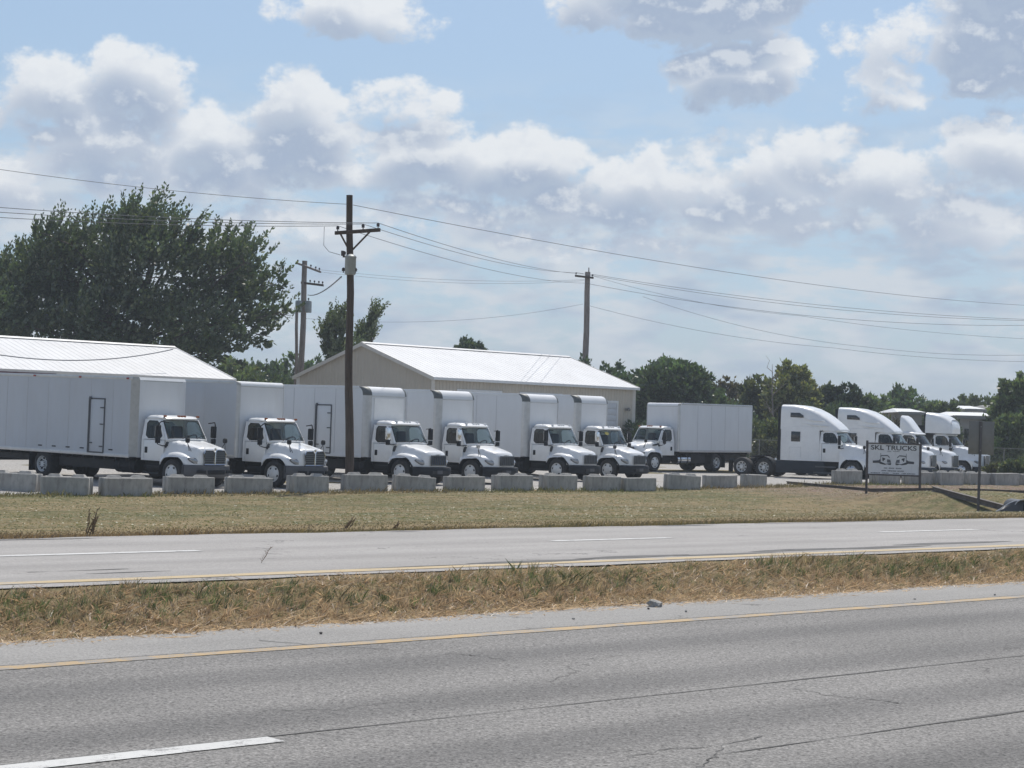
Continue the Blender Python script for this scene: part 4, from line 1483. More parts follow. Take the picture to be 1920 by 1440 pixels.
    for sgn in (-1, 1):
        wheel(o, 0, sgn * .98, 'alloy')
        wheel(o, -4.95, sgn * .92, 'dual')
        wheel(o, -6.25, sgn * .92, 'dual')
        for xx in (-4.95, -6.25):
            fn = []
            for k in range(11):
                a = R(20) + R(140) * k / 10
                fn.append([(xx + .60 * math.cos(a), sgn * .60, .505 + .60 * math.sin(a)), (xx + .60 * math.cos(a), sgn * 1.22, .505 + .60 * math.sin(a))])
            if xx > -5.5:
                MB().grid(fn).build('rear_mudguard', M_BLACK, o, angle=60)
        MB().box(-7.0, -6.98, sgn * .62, sgn * 1.24, .2, .95).build('mud_flap', M_BLACK, o)
    return o


TR1 = tractor(1598, 100, -29, 'white sleeper semi tractor nearest the box truck, with tall roof and dark skirt', 'sleeper')
TR2 = tractor(1700, 105, -29, 'white sleeper semi tractor partly hidden behind the painted business sign', 'sleeper')
TR3 = tractor(1742, 109, -31, 'white day cab semi tractor with small wedge roof fairing, third of its row', 'day_small')
TR4 = tractor(1803, 113, -31, 'white day cab semi tractor with large bowled roof fairing, behind the tall road sign', 'day_big')


# ================================================================== concrete blocks
def block_mesh():
    Lh, Wh, H = .915, .305, .61
    # plan with an upright groove in each end
    pl = [(-Lh, -Wh), (Lh, -Wh), (Lh, -.10), (Lh - .06, -.05), (Lh - .06, .05), (Lh, .10), (Lh, Wh), (-Lh, Wh), (-Lh, .10), (-Lh + .06, .05), (-Lh + .06, -.05), (-Lh, -.10)]
    m = MB().prism([(x, y, 0) for x, y in pl], (0, 0, H))
    b = m.mesh('block', bevel=.025, segs=1)
    b.materials.append(M_CONC)
    s = MB()
    for cx in (-.46, .46):
        s.add([(cx - .26, -.17, 0), (cx + .26, -.17, 0), (cx + .26, .17, 0), (cx - .26, .17, 0), (cx - .19, -.10, .085), (cx + .19, -.10, .085), (cx + .19, .10, .085), (cx - .19, .10, .085)],
              [(0, 1, 5, 4), (1, 2, 6, 5), (2, 3, 7, 6), (3, 0, 4, 7), (4, 5, 6, 7)])
    sm = s.mesh('stud')
    sm.materials.append(M_CONC)
    one = MB()
    one.v = s.v[:8]
    one.f = s.f[:5]
    onem = one.mesh('lifting_stud')
    onem.materials.append(M_CONC)
    return b, onem


BL_BODY, BL_STUD = block_mesh()
# photo x of the middle, base y, yaw, width scale, label
BLK = [(28, 914, -8, 1.15, 'concrete block at the far left, cut by the photo edge'),
       (129, 925, -6, 1, 'concrete block turned right beside the leftmost one'),
       (239, 929, 30, 1, 'concrete block nearest the road, below the side door of the leftmost truck'),
       (357, 923, 28, 1, 'concrete block before the front wheel of the leftmost truck'),
       (469, 923, 30, 1, 'concrete block before the front wheel of the second truck'),
       (580, 922, 44, .95, 'concrete block turned askew left of the near utility pole'),
       (686, 918, 25, 1, 'concrete block at the foot of the near utility pole'),
       (778, 918, 20, .95, 'concrete block leaning to the right, just right of the near pole block'),
       (873, 919, 34, .98, 'concrete block before the front wheel of the fourth truck'),
       (963, 917, 34, 1, 'concrete block between the fourth and fifth trucks'),
       (1049, 917, 34, 1, 'concrete block before the front wheel of the fifth truck'),
       (1131, 919, 36, 1, 'concrete block before the front wheel of the truck with the sticker'),
       (1199, 921, 32, .95, 'concrete block at the left of the gravel opening, right of the truck row'),
       (1281, 918, 24, .95, 'concrete block in the gravel opening, sunk at its right end'),
       (1352, 914, 34, .96, 'middle concrete block of the three in front of the leftward box truck'),
       (1415, 911, 55, .96, 'concrete block turned end-on in front of the rear tractor wheels'),
       (1590, 905, 34, 1, 'pale concrete block before the front wheel of the first sleeper tractor'),
       (1661, 907, 34, 1, 'concrete block under the painted business sign at its left'),
       (1722, 908, 34, 1, 'concrete block behind the right post of the business sign'),
       (1779, 910, 34, 1, 'concrete block between business sign and tall road sign, left one'),
       (1832, 909, 34, 1, 'concrete block behind the post of the tall road sign'),
       (1884, 911, 34, 1, 'concrete block right of the tall road sign post'),
       (1935, 912, 34, 1, 'concrete block at the far right photo edge')]
for i, (bx, by, yaw, ws, lab) in enumerate(BLK):
    # stand it where its column meets the row line
    d = at(bx, 800, 1.0) - CO
    trow = 54.6 if bx < 1480 else 54.4
    k = trow / (d.x * RN[0] + d.y * RN[1])
    best = None
    for tt_ in np.linspace(52.6, 59.5, 70):
        k_ = tt_ / (d.x * RN[0] + d.y * RN[1])
        g_ = gpt(d.x * k_, d.y * k_) - CO
        yy_ = 720 - FPX * g_.dot(CU) / g_.dot(CF)
        if best is None or abs(yy_ - by) < best[0]:
            best = (abs(yy_ - by), k_)
    k = .4 * k + .6 * best[1]
    X, Y = d.x * k, d.y * k
    e = empty('concrete_block', gpt(X, Y, -.03))
    e.rotation_euler = (R(random.uniform(-1, 1)), R(random.uniform(-1, 1) + (3.5 if 'leaning' in lab or 'sunk' in lab else 0)), R(yaw + random.uniform(-5, 5)))
    e.scale = (ws * random.uniform(.84, .92), random.uniform(.9, 1.0), random.uniform(.93, 1.06))
    tag(e, lab, 'concrete block', 'concrete blocks along the edge of the lot')
    link('block_body', BL_BODY, e)
    if i not in (12, 14, 15, 21, 22):
        for cx in (0.0, .92):
            s = link('lifting_stud', BL_STUD, e)
            s.location = (cx, 0, .604)


# ================================================================== buildings
def corrugated(p0, p1, z0, z1f, pitch=.30, rib=.03, out=Vector((0, 0, 0))):
    """ribbed wall sheet between ground points p0 and p1, up to height z1f(fraction)"""
    d = Vector((p1[0] - p0[0], p1[1] - p0[1], 0))
    L = d.length
    n = max(1, int(L / pitch))
    prof = []
    for i in range(n):
        s0 = i / n
        prof += [(s0, 0.0), (s0 + .72 / n, 0.0), (s0 + .80 / n, rib), (s0 + .92 / n, rib)]
    prof.append((1.0, 0.0))
    bot, top = [], []
    for s_, h in prof:
        b_ = Vector((p0[0], p0[1], 0)) + d * s_ + out * h
        bot.append((b_.x, b_.y, z0))
        top.append((b_.x, b_.y, z1f(s_)))
    return MB().grid([bot, top])


def barn(name, corner, A, B, La, Lb, ze, rise, z0, label, over=.25, wall=M_TAN, fascia=M_TRIMW, roofrib=.012):
    """gabled metal building: corner = near corner on plan, A = long direction, B = gable direction; ridge along A"""
    o = empty(name, (corner[0], corner[1], z0))
    tag(o, label, 'building')
    A, B = Vector((A[0], A[1], 0)).normalized(), Vector((B[0], B[1], 0)).normalized()
    c00, c10, c01, c11 = Vector((0, 0, 0)), A * La, B * Lb, A * La + B * Lb
    H, Rr = ze - z0, ze + rise - z0
    nA, nB = -B, -A
    corrugated(c00, c10, 0, lambda s: H, out=nA).build('wall', wall, o, angle=20)
    corrugated(c01, c11, 0, lambda s: H, out=-nA).build('wall', wall, o, angle=20)
    gz_ = lambda s: H + rise * (1 - abs(2 * s - 1)) - .02
    corrugated(c00, c01, 0, gz_, pitch=.30, out=nB).build('gable_wall', wall, o, angle=20)
    corrugated(c10, c11, 0, gz_, pitch=.30, out=-nB).build('gable_wall', wall, o, angle=20)
    # roof slopes with standing ribs
    for side in (0, 1):
        e0 = (c00 if side == 0 else c01) + (nA if side == 0 else -nA) * over - A * over
        r0 = B * (Lb / 2) - A * over
        slope_drop = rise / (Lb / 2) * over
        n = int((La + 2 * over) / .45)
        low, top = [], []
        for i in range(n):
            for (f, h) in ((0, 0), (.86, 0), (.89, roofrib), (.97, roofrib)):
                s_ = (i + f) / n * (La + 2 * over)
                pz = e0 + A * s_
                low.append((pz.x, pz.y, H - slope_drop + .06 + h))
                pz = r0 + A * s_
                top.append((pz.x, pz.y, Rr + .06 + h))
        MB().grid([low, top]).build('roof', M_ROOF, o, angle=15)
        # eave fascia
        f0, f1 = e0 + Vector((0, 0, H - slope_drop)), e0 + A * (La + 2 * over) + Vector((0, 0, H - slope_drop))
        off = (nA if side == 0 else -nA) * .06
        MB().prism([f0 + off + Vector((0, 0, -.10)), f1 + off + Vector((0, 0, -.10)), f1 + off + Vector((0, 0, .07)), f0 + off + Vector((0, 0, .07))], -off * .9).build('eave_fascia', fascia, o)
    for k in (0, 1):
        off = A * (La * k) + (A if k else -A) * over
        for side in (0, 1):
            e0 = (c00 if side == 0 else c01) + (nA if side == 0 else -nA) * over + off
            r0 = B * (Lb / 2) + off
            a = e0 + Vector((0, 0, H - rise / (Lb / 2) * over))
            b_ = r0 + Vector((0, 0, Rr))
            d_ = (A if k else -A) * .05
            MB().prism([a + Vector((0, 0, -.14)), b_ + Vector((0, 0, -.14)), b_ + Vector((0, 0, .10)), a + Vector((0, 0, .10))], d_).build('rake_trim', M_TANL if wall is M_TAN else M_TRIMW, o)
    MB().prism([B * (Lb / 2 - .2) - A * over + Vector((0, 0, Rr + .05)), B * (Lb / 2) - A * over + Vector((0, 0, Rr + .15)), B * (Lb / 2 + .2) - A * over + Vector((0, 0, Rr + .05))], A * (La + 2 * over)).build('ridge_cap', M_ROOF, o)
    for c in (c00, c10, c01):
        MB().box(c.x - .11, c.x + .11, c.y - .11, c.y + .11, 0, H - .02).build('corner_trim', M_TANL, o)
    return o, A, B, nA, H


cA = at(810, 800, 117.0)
b2, A2, B2, n2_, H2 = barn('metal_building', (cA.x, cA.y), (13.5, 14.0), (-9.4, 8.1), 19.5, 12.4, 5.12, 2.12, .22,
                           'tan metal building with white ribbed gable roof behind the truck row')


def overhead_door(o, A, nA, s0, s1, z1, n=9):
    d = empty('overhead_door')
    d.parent = o
    base = A * s0
    fr = MB()
    wv = A * (s1 - s0)

    def pb(a, b, z0, z1_, out0, out1):
        q = [A * a + nA * out0, A * b + nA * out0, A * b + nA * out1, A * a + nA * out1]
        return MB().prism([Vector((p.x, p.y, z0)) for p in q], (0, 0, z1_ - z0))
    d2 = pb(s0 - .16, s0, 0, z1 + .16, 0, .07)
    for mb in (pb(s1, s1 + .16, 0, z1 + .16, 0, .07), pb(s0, s1, z1, z1 + .16, 0, .07)):
        d2.add(mb.v, mb.f)
    fo = d2.build('door_frame', M_TRIMW, o)
    d.parent = None
    bpy.data.objects.remove(d)
    h = z1 / n
    for k in range(n):
        pb(s0 + .005, s1 - .005, k * h + .012, (k + 1) * h - .004, -.02, .045).build('door_panel', M_DOORW, fo, bevel=.008)


overhead_door(b2, A2, n2_, 14.2, 17.6, 3.75)
overhead_door(b2, A2, n2_, 2.2, 6.0, 4.05)
overhead_door(b2, A2, n2_, 8.0, 11.8, 4.05)
lp = A2 * 18.6 + n2_ * .15
MB().box(lp.x - .12, lp.x + .12, lp.y - .12, lp.y + .12, 3.25, 3.45).lathe_z([(.04, 0), (.12, .02), (.14, .14), (.06, .22), (0, .24)], (lp.x + n2_.x * .14, lp.y + n2_.y * .14, 3.22), 10).build('wall_lamp', M_STEEL, b2)

cB = at(428, 800, 110.0)
La1 = 34.0
A1v = Vector((13.5, 14.0, 0)).normalized()
b1, A1, B1, n1_, H1 = barn('metal_building', (cB.x - A1v.x * La1, cB.y - A1v.y * La1), (13.5, 14.0), (-9.4, 8.1), La1, 11.0, 4.48, 1.86, .05,
                           'white roofed building at the left edge behind the leftmost truck', wall=mat('pale_grey_siding', (0.40, 0.39, 0.37), .6, var=.05), fascia=M_TANL)
# maroon trim on its left half and a few pale boards
for (s0, s1, mt, z) in ((0, 22.0, M_MAROON, -.30),):
    q = [A1 * s0 + n1_ * .30, A1 * s1 + n1_ * .30, A1 * s1 + n1_ * .36, A1 * s0 + n1_ * .36]
    MB().prism([Vector((p.x, p.y, H1 + z)) for p in q], (0, 0, .14)).build('maroon_trim', mt, b1)
# cable slung across its roof
pa, pb_ = at(-60, 655, 95.0), at(324, 655, 108.0)
pts = []
for k in range(21):
    t_ = k / 20
    p = pa.lerp(pb_, t_)
    pts.append(p - Vector((0, 0, 0.60 * 4 * t_ * (1 - t_))))
sl = MB().tube(pts, .030, 5).build('service_cable', M_WIRE)
tag(sl, 'thin cable slung across the white roof at the left', 'cable')

# far buildings at the right


def shed(name, px0, px1, ytop, Z, h_roof, label, wall, roof, depth=8.0, base_y=None):
    a, b_ = at(px0, 800, Z), at(px1, 800, Z)
    zt_ = at((px0 + px1) / 2, ytop, Z).z
    z0 = float(gz(a.x, a.y))
    o = empty(name, (a.x, a.y, z0))
    tag(o, label, 'building')
    w = (b_ - a).length
    H = zt_ - z0 - h_roof
    MB().box(0, w, 0, depth, 0, H).build('wall', wall, o)
    ov = .4
    MB().add([(-ov, -ov, H - .05), (w + ov, -ov, H - .05), (w * .94, depth * .5, H + h_roof), (w * .06, depth * .5, H + h_roof), (w + ov, depth + ov, H - .05), (-ov, depth + ov, H - .05)],
             [(0, 1, 2, 3), (1, 4, 2), (4, 5, 3, 2), (5, 0, 3), (0, 5, 4, 1)]).build('roof', roof, o)
    MB().box(-.35, w + .35, -.45, -.40, H - .25, H - .02).build('fascia', M_FARG, o)
    for k in range(3):
        xx = w * (.2 + .28 * k)
        wn = MB().box(xx, xx + .9, -.04, 0, H * .4, H * .75).build('window', M_DGLASS, o)
        MB().box(xx - .08, xx + .98, -.08, -.042, H * .4 - .08, H * .4).build('sill', M_TRIMW, wn)
    return o


shed('shed', 1690, 1728, 765, 148, .3, 'pale roofed shed behind the third semi tractor', M_FARW, M_TRIMW)
shed('shed', 1792, 1872, 772, 140, .3, 'long low grey building behind the tall road sign', M_FARW, M_TRIMW)
shed('shed', 1814, 1842, 760, 165, .3, 'small white building over the low grey roof', M_TRIMW, M_TRIMW)
shed('shed', 1858, 1884, 759, 168, .3, 'square grey building beside the right-hand trees', M_FARG, M_FARG)


# ================================================================== utility poles and lines
def insulator(mb, p):
    return mb.lathe_z([(.02, 0), (.02, .06), (.07, .07), (.05, .11), (.07, .13), (.05, .17), (.03, .2), (0, .2)], (p[0], p[1], p[2]), 8)


def utility_pole(x, Z, ytop, label, lean, arm=None, mat_=M_WOODP, r0=.17, r1=.12, braces=True, armdir=(1, .35, 0)):
    b = foot(x, Z)
    top = at(x + lean, ytop, Z)
    h = top.z - b.z
    o = empty('utility_pole', b)
    tag(o, label, 'utility pole', None)
    tv = Vector((top.x - b.x, top.y - b.y, h))
    m = MB()
    n = 9
    m.tube([tv * (k / n) + Vector((.03 * math.sin(k * 1.3), 0, 0)) for k in range(n + 1)], [lerp(r0, r1, k / n) for k in range(n + 1)], 14)
    m.build('shaft', mat_, o, angle=60)
    return o, tv


P1, tv1 = utility_pole(657.5, 70.5, 366, 'tall brown utility pole with crossarm standing between the second and third trucks', -1)


def loc_of(o, p):
    return Vector(p) - Vector(o.location)


def crossarm(o, pa, pb, sec=.055, mat_=M_WOODP, brace_z=None, pole=None, ins=()):
    a, b = loc_of(o, pa), loc_of(o, pb)
    d = (b - a).normalized()
    s_ = d.cross(Vector((0, 0, 1))).normalized()
    m = MB().prism([a + s_ * sec + Vector((0, 0, -sec)), a - s_ * sec + Vector((0, 0, -sec)), a - s_ * sec + Vector((0, 0, sec)), a + s_ * sec + Vector((0, 0, sec))], b - a)
    co = m.build('crossarm', mat_, o, bevel=.006)
    tips = []
    for f in ins:
        p = a.lerp(b, f) + Vector((0, 0, sec))
        insulator(MB(), p).build('insulator', M_INSUL, co)
        tips.append(p + Vector((0, 0, .2)) + Vector(o.location))
    if brace_z is not None:
        for f in (.13, .78):
            p = a.lerp(b, f)
            c = Vector((pole.x, pole.y, 0)) * (brace_z / pole.z) + Vector((0, 0, brace_z))
            MB().tube([p + s_ * .06 - Vector((0, 0, .05)), Vector((c.x, c.y, brace_z)) - s_ * .05], .035, 6).build('brace', mat_, co)
    return tips


tipsA = crossarm(P1, at(628, 437, 70.2), at(713, 431, 70.0), .065, M_WOODP, tv1.z - 2.15, tv1, (.06, .62, .95))
# transformer can on the near pole
tcn = loc_of(P1, at(657, 498, 70.15))
tr = MB().lathe_z([(0, -.34), (.19, -.34), (.21, -.31), (.21, .28), (.225, .30), (.225, .34), (.19, .37), (.08, .43), (0, .43)], tcn, 18).build('transformer', M_TRAFO, P1, angle=40)
for dx, dz in ((-.24, .34), (-.26, -.28), (.2, -.28)):
    insulator(MB(), (tcn.x + dx, tcn.y, tcn.z + dz)).build('bushing', M_INSUL, tr)
MB().box(tcn.x - .30, tcn.x - .10, tcn.y - .04, tcn.y + .04, tcn.z + .30, tcn.z + .36).box(tcn.x - .36, tcn.x - .26, tcn.y - .06, tcn.y + .06, tcn.z + .36, tcn.z + .55).build('fuse_cutout', M_INSUL, tr)
MB().tube([at(608, 425, 70.2) - Vector(P1.location), at(607, 460, 70.2) - Vector(P1.location), at(617, 472, 70.2) - Vector(P1.location), at(638, 478, 70.2) - Vector(P1.location)], .012, 5).build('jumper_wire', M_WIREP, P1)

P2, tv2 = utility_pole(1093, 153, 510, 'slim utility pole with short crossarm rising behind the tan building', 9.5, mat_=M_WOODG, r0=.29, r1=.22)
tipsB = crossarm(P2, at(1078, 517, 152.8), at(1113, 521, 152.6), .08, M_WOODP, None, None, (.06, .94))
ptop = tv2 + Vector((.05, -.1, -.2))
MB().box(ptop.x - .03, ptop.x + .05, ptop.y - .05, ptop.y + .05, ptop.z, ptop.z + .55).build('ridge_pin', M_WOODP, P2)
P3, tv3 = utility_pole(561, 134.0, 489, 'utility pole with twin transformers between the two metal buildings', 11, mat_=M_WOODG, r0=.24, r1=.19)
crossarm(P3, at(556, 493, 134.2), at(601, 510, 132.5), .07, M_WOODG, None, None, (.05, .6, .8, .95))
crossarm(P3, at(565, 530, 134.0), at(606, 535, 133.2), .08, M_WOODP, None, None, (.05, .4, .6, .8, .97))
for dx in (-.28, .28):
    c = loc_of(P3, at(569, 575, 133.5)) + Vector((dx * 1.25, 0, 0))
    t_ = MB().lathe_z([(0, -.42), (.22, -.42), (.24, -.36), (.24, .36), (.20, .42), (0, .46)], c, 14).build('transformer', M_TRAFO, P3)
    insulator(MB(), (c.x, c.y, c.z + .44)).build('bushing', M_INSUL, t_)
P4, tv4 = utility_pole(553, 132.0, 586, 'short thin pole beside the twin transformer pole', 4, mat_=M_WOODG, r0=.12, r1=.11)


def wire(pts, sag, r, label, m=M_WIRE, n=28):
    o_pts = []
    for a, b in zip(pts[:-1], pts[1:]):
        for k in range(n):
            t_ = k / n
            o_pts.append(Vector(a).lerp(Vector(b), t_) - Vector((0, 0, sag * 4 * t_ * (1 - t_))))
    o_pts.append(Vector(pts[-1]))
    o = MB().tube(o_pts, r, 5).build('power_line', m)
    return tag(o, label, 'power line', 'overhead power lines')


wire([at(-420, 247, 62), at(652, 383, 70.4), ], .35, .010, 'topmost overhead wire left of the near pole')
wire([at(660, 384, 70.4), at(2150, 576, 160)], 1.2, .012, 'topmost overhead wire right of the near pole')
for k, (y0, tip, lab) in enumerate(((350, tipsA[2], 'upper'), (362, tipsA[1], 'middle'), (374, tipsA[0], 'lower'))):
    wire([at(-420, y0, 62), tip], .28, .012, lab + ' wire of the three running left from the crossarm')
mid = at(1098, 531, 152.6)
wire([tipsA[2], tipsB[1]], .45, .013, 'upper wire from near pole crossarm to the slim far pole')
wire([tipsA[1], tipsB[0]], .45, .013, 'middle wire from near pole crossarm to the slim far pole')
wire([tipsA[0], mid], .5, .013, 'lower wire from near pole crossarm to the slim far pole')
wire([tipsB[1], at(2150, 602, 172)], 1.05, .016, 'upper wire running right from the slim far pole')
wire([tipsB[0], at(2150, 600, 172)], 1.35, .016, 'middle wire running right from the slim far pole')
wire([mid, at(2150, 600, 172)], 1.65, .016, 'lower wire running right from the slim far pole')
wire([at(1100, 572, 152.7), at(1560, 652, 158), at(2100, 676, 150)], .5, .014, 'lowest thin wire crossing the sky at right', M_WIREP)
wire([at(1205, 556, 154), at(1620, 650, 158), at(2100, 655, 150)], .6, .014, 'second lowest thin wire crossing the sky at right', M_WIREP)
wire([at(1104, 515, 152.7), at(1500, 592, 157), at(2100, 640, 150)], .5, .013, 'faint wire just under the bundle at right', M_WIREP)
wire([at(577, 503, 133.5), at(1100, 524, 152.9)], .45, .011, 'faint wire between the transformer pole and slim pole, upper', M_WIREP)
wire([at(601, 510, 132.6), at(1096, 526, 152.9)], .5, .011, 'faint wire between the transformer pole and slim pole, lower', M_WIREP)
wire([at(572, 597, 134), at(1093, 570, 152.9)], .75, .012, 'sagging wire from the transformer pole over the tan building', M_WIREP)
wire([at(640, 519, 70.4), at(577, 553, 133.6)], .25, .03, 'thick cable from near pole transformer down to far transformer pole', M_WIRE)


# ================================================================== business sign, road sign, beams, culvert
sL, sR = at(1627, 800, 79.5), at(1727, 800, 78.6)
gL, gR = gpt(sL.x, sL.y), gpt(sR.x, sR.y)
sgn_o = empty('business_sign', (gL + gR) / 2)
tag(sgn_o, 'faded white sign reading SKL TRUCKS on brown posts above the bank', 'sign')
dirS = Vector((sR.x - sL.x, sR.y - sL.y, 0))
Ws = dirS.length
sgn_o.rotation_euler = (0, 0, math.atan2(dirS.y, dirS.x))
zc0 = sgn_o.location.z
z_top = at(1677, 833.5, 79).z - zc0
z_bot = at(1677, 889.5, 79).z - zc0
for sx, gp in ((-1, gL), (1, gR)):
    MB().box(sx * Ws / 2 - .045, sx * Ws / 2 + .045, -.045, .045, gp.z - zc0 - .2, z_top + (.14 if sx < 0 else .06)).build('post', M_POST, sgn_o, bevel=.008)
hw = Ws / 2 - .06
MB().box(-hw, hw, -.02, .02, z_bot, z_top).build('board', M_SIGNW, sgn_o)
MB().box(-hw, hw, -.045, .045, z_top + .003, z_top + .06).build('top_rail', M_POST, sgn_o)
MB().box(-hw, hw, -.045, .045, z_bot - .065, z_bot - .003).build('bottom_rail', M_POST, sgn_o)


def text_part(s, size, x, z, mat_, parent, name, sx=1.0, align='CENTER', bold=.0, y=-.028):
    cu = bpy.data.curves.new(name, 'FONT')
    cu.body = s
    cu.size = size
    cu.align_x = align
    cu.extrude = .002
    cu.offset = bold
    ob = bpy.data.objects.new(name, cu)
    COL.objects.link(ob)
    bpy.context.view_layer.update()
    dg_ = bpy.context.evaluated_depsgraph_get()
    me = bpy.data.meshes.new_from_object(ob.evaluated_get(dg_))
    bpy.data.objects.remove(ob)
    o = link(name, me, parent)
    me.materials.clear()
    me.materials.append(mat_)
    o.location = (x, y, z)
    o.rotation_euler = (R(90), 0, 0)
    o.scale = (sx, 1, 1)
    return o


Hs = z_top - z_bot
text_part('SKL TRUCKS', .27, 0, z_top - .235, M_SIGNK, sgn_o, 'lettering', (2 * hw * .93) / (.27 * 5.75), bold=.005)


def sign_truck(sx):
    """side-on tractor drawing, cab towards the middle"""
    y = -.024
    k = 2 * hw / 1280.0            # photo zoom pixels to metres
    zc_ = lambda v: z_top - (v - 215) / 690.0 * Hs
    X = lambda v: (v - 850) * k * (1 if sx < 0 else 1)

    def flat(pts, mat_, name):
        q = []
        for (px_, pz_) in pts:
            xx = (px_ - 850) * k
            q.append((xx if sx < 0 else -xx, y, zc_(pz_)))
        MB().prism(q, (0, -.004, 0)).build(name, mat_, sgn_o)
    flat([(325, 600), (480, 590), (510, 560), (530, 620), (650, 665), (795, 645), (790, 690), (740, 690), (690, 672), (640, 690), (520, 672), (480, 650), (330, 655)], M_SIGNK, 'truck_print')
    flat([(525, 470), (700, 460), (750, 500), (760, 530), (740, 525), (700, 485), (545, 492), (535, 520), (520, 520)], M_SIGNG, 'truck_print')
    flat([(565, 520), (640, 540), (640, 570), (610, 580), (600, 610), (575, 600)], M_SIGNK, 'truck_print')
    flat([(690, 560), (770, 570), (795, 640), (690, 635)], M_SIGNG, 'truck_print')
    flat([(520, 420), (530, 420), (532, 600), (520, 600)], M_SIGNG, 'truck_print')
    flat([(650, 545), (690, 560), (690, 640), (655, 640)], MATS['faded_white_sign_board'], 'truck_print')


sign_truck(-1)
sign_truck(1)


def smudge_line(xs, z, h):
    """small faded lettering that cannot be read: broken bars"""
    for (a, b_) in xs:
        k = 2 * hw / 1280.0
        x_ = (a - 850) * k
        x1_ = (b_ - 850) * k
        mb = MB()
        while x_ < x1_:
            w_ = random.uniform(.012, .035)
            mb.box(x_, min(x_ + w_, x1_), -.0255, -.0215, z - h / 2 * random.uniform(.7, 1), z + h / 2 * random.uniform(.5, 1))
            x_ += w_ + .010
        mb.build('small_print', M_SIGNG, sgn_o)


zz = lambda v: z_top - (v - 215) / 690.0 * Hs
smudge_line([(610, 700), (735, 880), (915, 1060)], zz(765), .055)
smudge_line([(550, 680), (710, 790), (800, 930), (960, 1120)], zz(825), .055)
smudge_line([(280, 515), (565, 740), (840, 1005), (1065, 1180), (1200, 1410)], zz(880), .045)
smudge_line([(690, 790), (840, 1000)], zz(375), .03)

# tall road sign seen from behind
bs = foot(1837, 66.0)
rs = tag(empty('road_sign', bs), 'back of a tall grey rectangular road sign on a steel post', 'sign')
tl_, br_ = at(1817, 789, 65.8), at(1865.5, 853, 65.8)
cxs = at(1841, 821, 65.8)
ang_s = R(4)
rs.rotation_euler = (0, R(.8), ang_s)
px0 = -.46 + (cxs.x - bs.x)
ztop_, zbot_ = tl_.z - bs.z, br_.z - bs.z
MB().box(px0, px0 + .92, .02, .026, zbot_, ztop_).build('sign_panel', M_STEEL, rs, bevel=.002)
MB().box(-.035, .035, -.035, -.028, -.3, ztop_ - .02).box(-.042, -.035, -.035, .016, -.3, ztop_ - .02).box(.035, .042, -.035, .016, -.3, ztop_ - .02).build('post', M_SPOST, rs)
for zz_ in (zbot_ + .15, ztop_ - .2):
    MB().cyl((0, -.045, zz_), (0, .03, zz_), .012, n=8).build('bolt', M_ALU, rs)


def beam(xa, ya, Za, xb, yb, Zb, label, hgt=.15, wid=.14):
    a = at(xa, ya, Za)
    b_ = at(xb, yb, Zb)
    a = gpt(a.x, a.y, -.02)
    b_ = gpt(b_.x, b_.y, -.02)
    d = (b_ - a)
    s_ = d.cross(Vector((0, 0, 1))).normalized()
    o = empty('steel_beam', a)
    tag(o, label, 'beam', 'steel beams edging the driveway')
    up = Vector((0, 0, 1))
    z0 = Vector((0, 0, 0))
    # I section: two flanges and a web
    def bar(c0, w_, h0, h1, name):
        q = [z0 + s_ * (c0 - w_) + up * h0, z0 + s_ * (c0 + w_) + up * h0, z0 + s_ * (c0 + w_) + up * h1, z0 + s_ * (c0 - w_) + up * h1]
        MB().prism(q, d).build(name, M_BEAM, o)
    bar(0, wid / 2, 0, .03, 'flange')
    bar(0, wid / 2, hgt - .03, hgt, 'flange')
    bar(0, .03, .03, hgt - .03, 'web')


beam(1476, 905, 86.0, 1628, 908, 82.0, 'long low steel beam lying left of the business sign')
beam(1629, 909, 81.7, 1765, 917, 77.0, 'steel beam lying under the business sign')
beam(1750, 916, 76.2, 1912, 930, 69.0, 'steel beam ending near the culvert at the right edge', .22, .18)
beam(1800, 914, 82.0, 1985, 925, 76.0, 'steel beam lying beyond the one by the culvert')

# flared culvert end at the right edge
cv = foot(1903, 64.5)
cv.z -= .03
co = tag(empty('culvert_end', cv), 'dark flared metal culvert end in the ditch at the right edge', 'culvert')
rows = []
for k in range(13):
    f = k / 12
    x_ = -.85 + 1.5 * f
    hh = .05 + .62 * math.sin(min(1, f * 1.15) * math.pi / 2) ** 1.1
    rows.append([(x_, .55 - .5 * (1 - f), -.12), (x_, .62 - .5 * (1 - f), hh * .6), (x_ + .1, .75 - .4 * (1 - f), hh)])
MB().grid(rows).build('wing', M_CULV, co, angle=60)
pp = []
for k in range(17):
    a = math.pi * 2 * k / 16
    pp.append((math.cos(a), math.sin(a)))
MB().grid([[(.62 + .42 * c_, .45 + .1, .28 + .42 * s_) for c_, s_ in pp], [(.62 + .42 * c_, 2.6, .28 + .42 * s_) for c_, s_ in pp]]).build('pipe', M_CULV, co, angle=60)
MB().tube([(.62 + .43 * c_, .52, .28 + .43 * s_) for c_, s_ in pp], .03, 6).build('rim', M_ALU, co)
MB().prism([(.62 + .40 * c_, 1.6, .28 + .40 * s_) for c_, s_ in pp[:-1]], (0, .05, 0)).build('pipe_dark_disc', M_BLACK, co)  # black disc across the bore stands in for the darkness inside
MB().tube([r[-1] for r in rows], .025, 6).build('wing_edge', M_ALU, co)

co.scale = (.72, .72, .66)

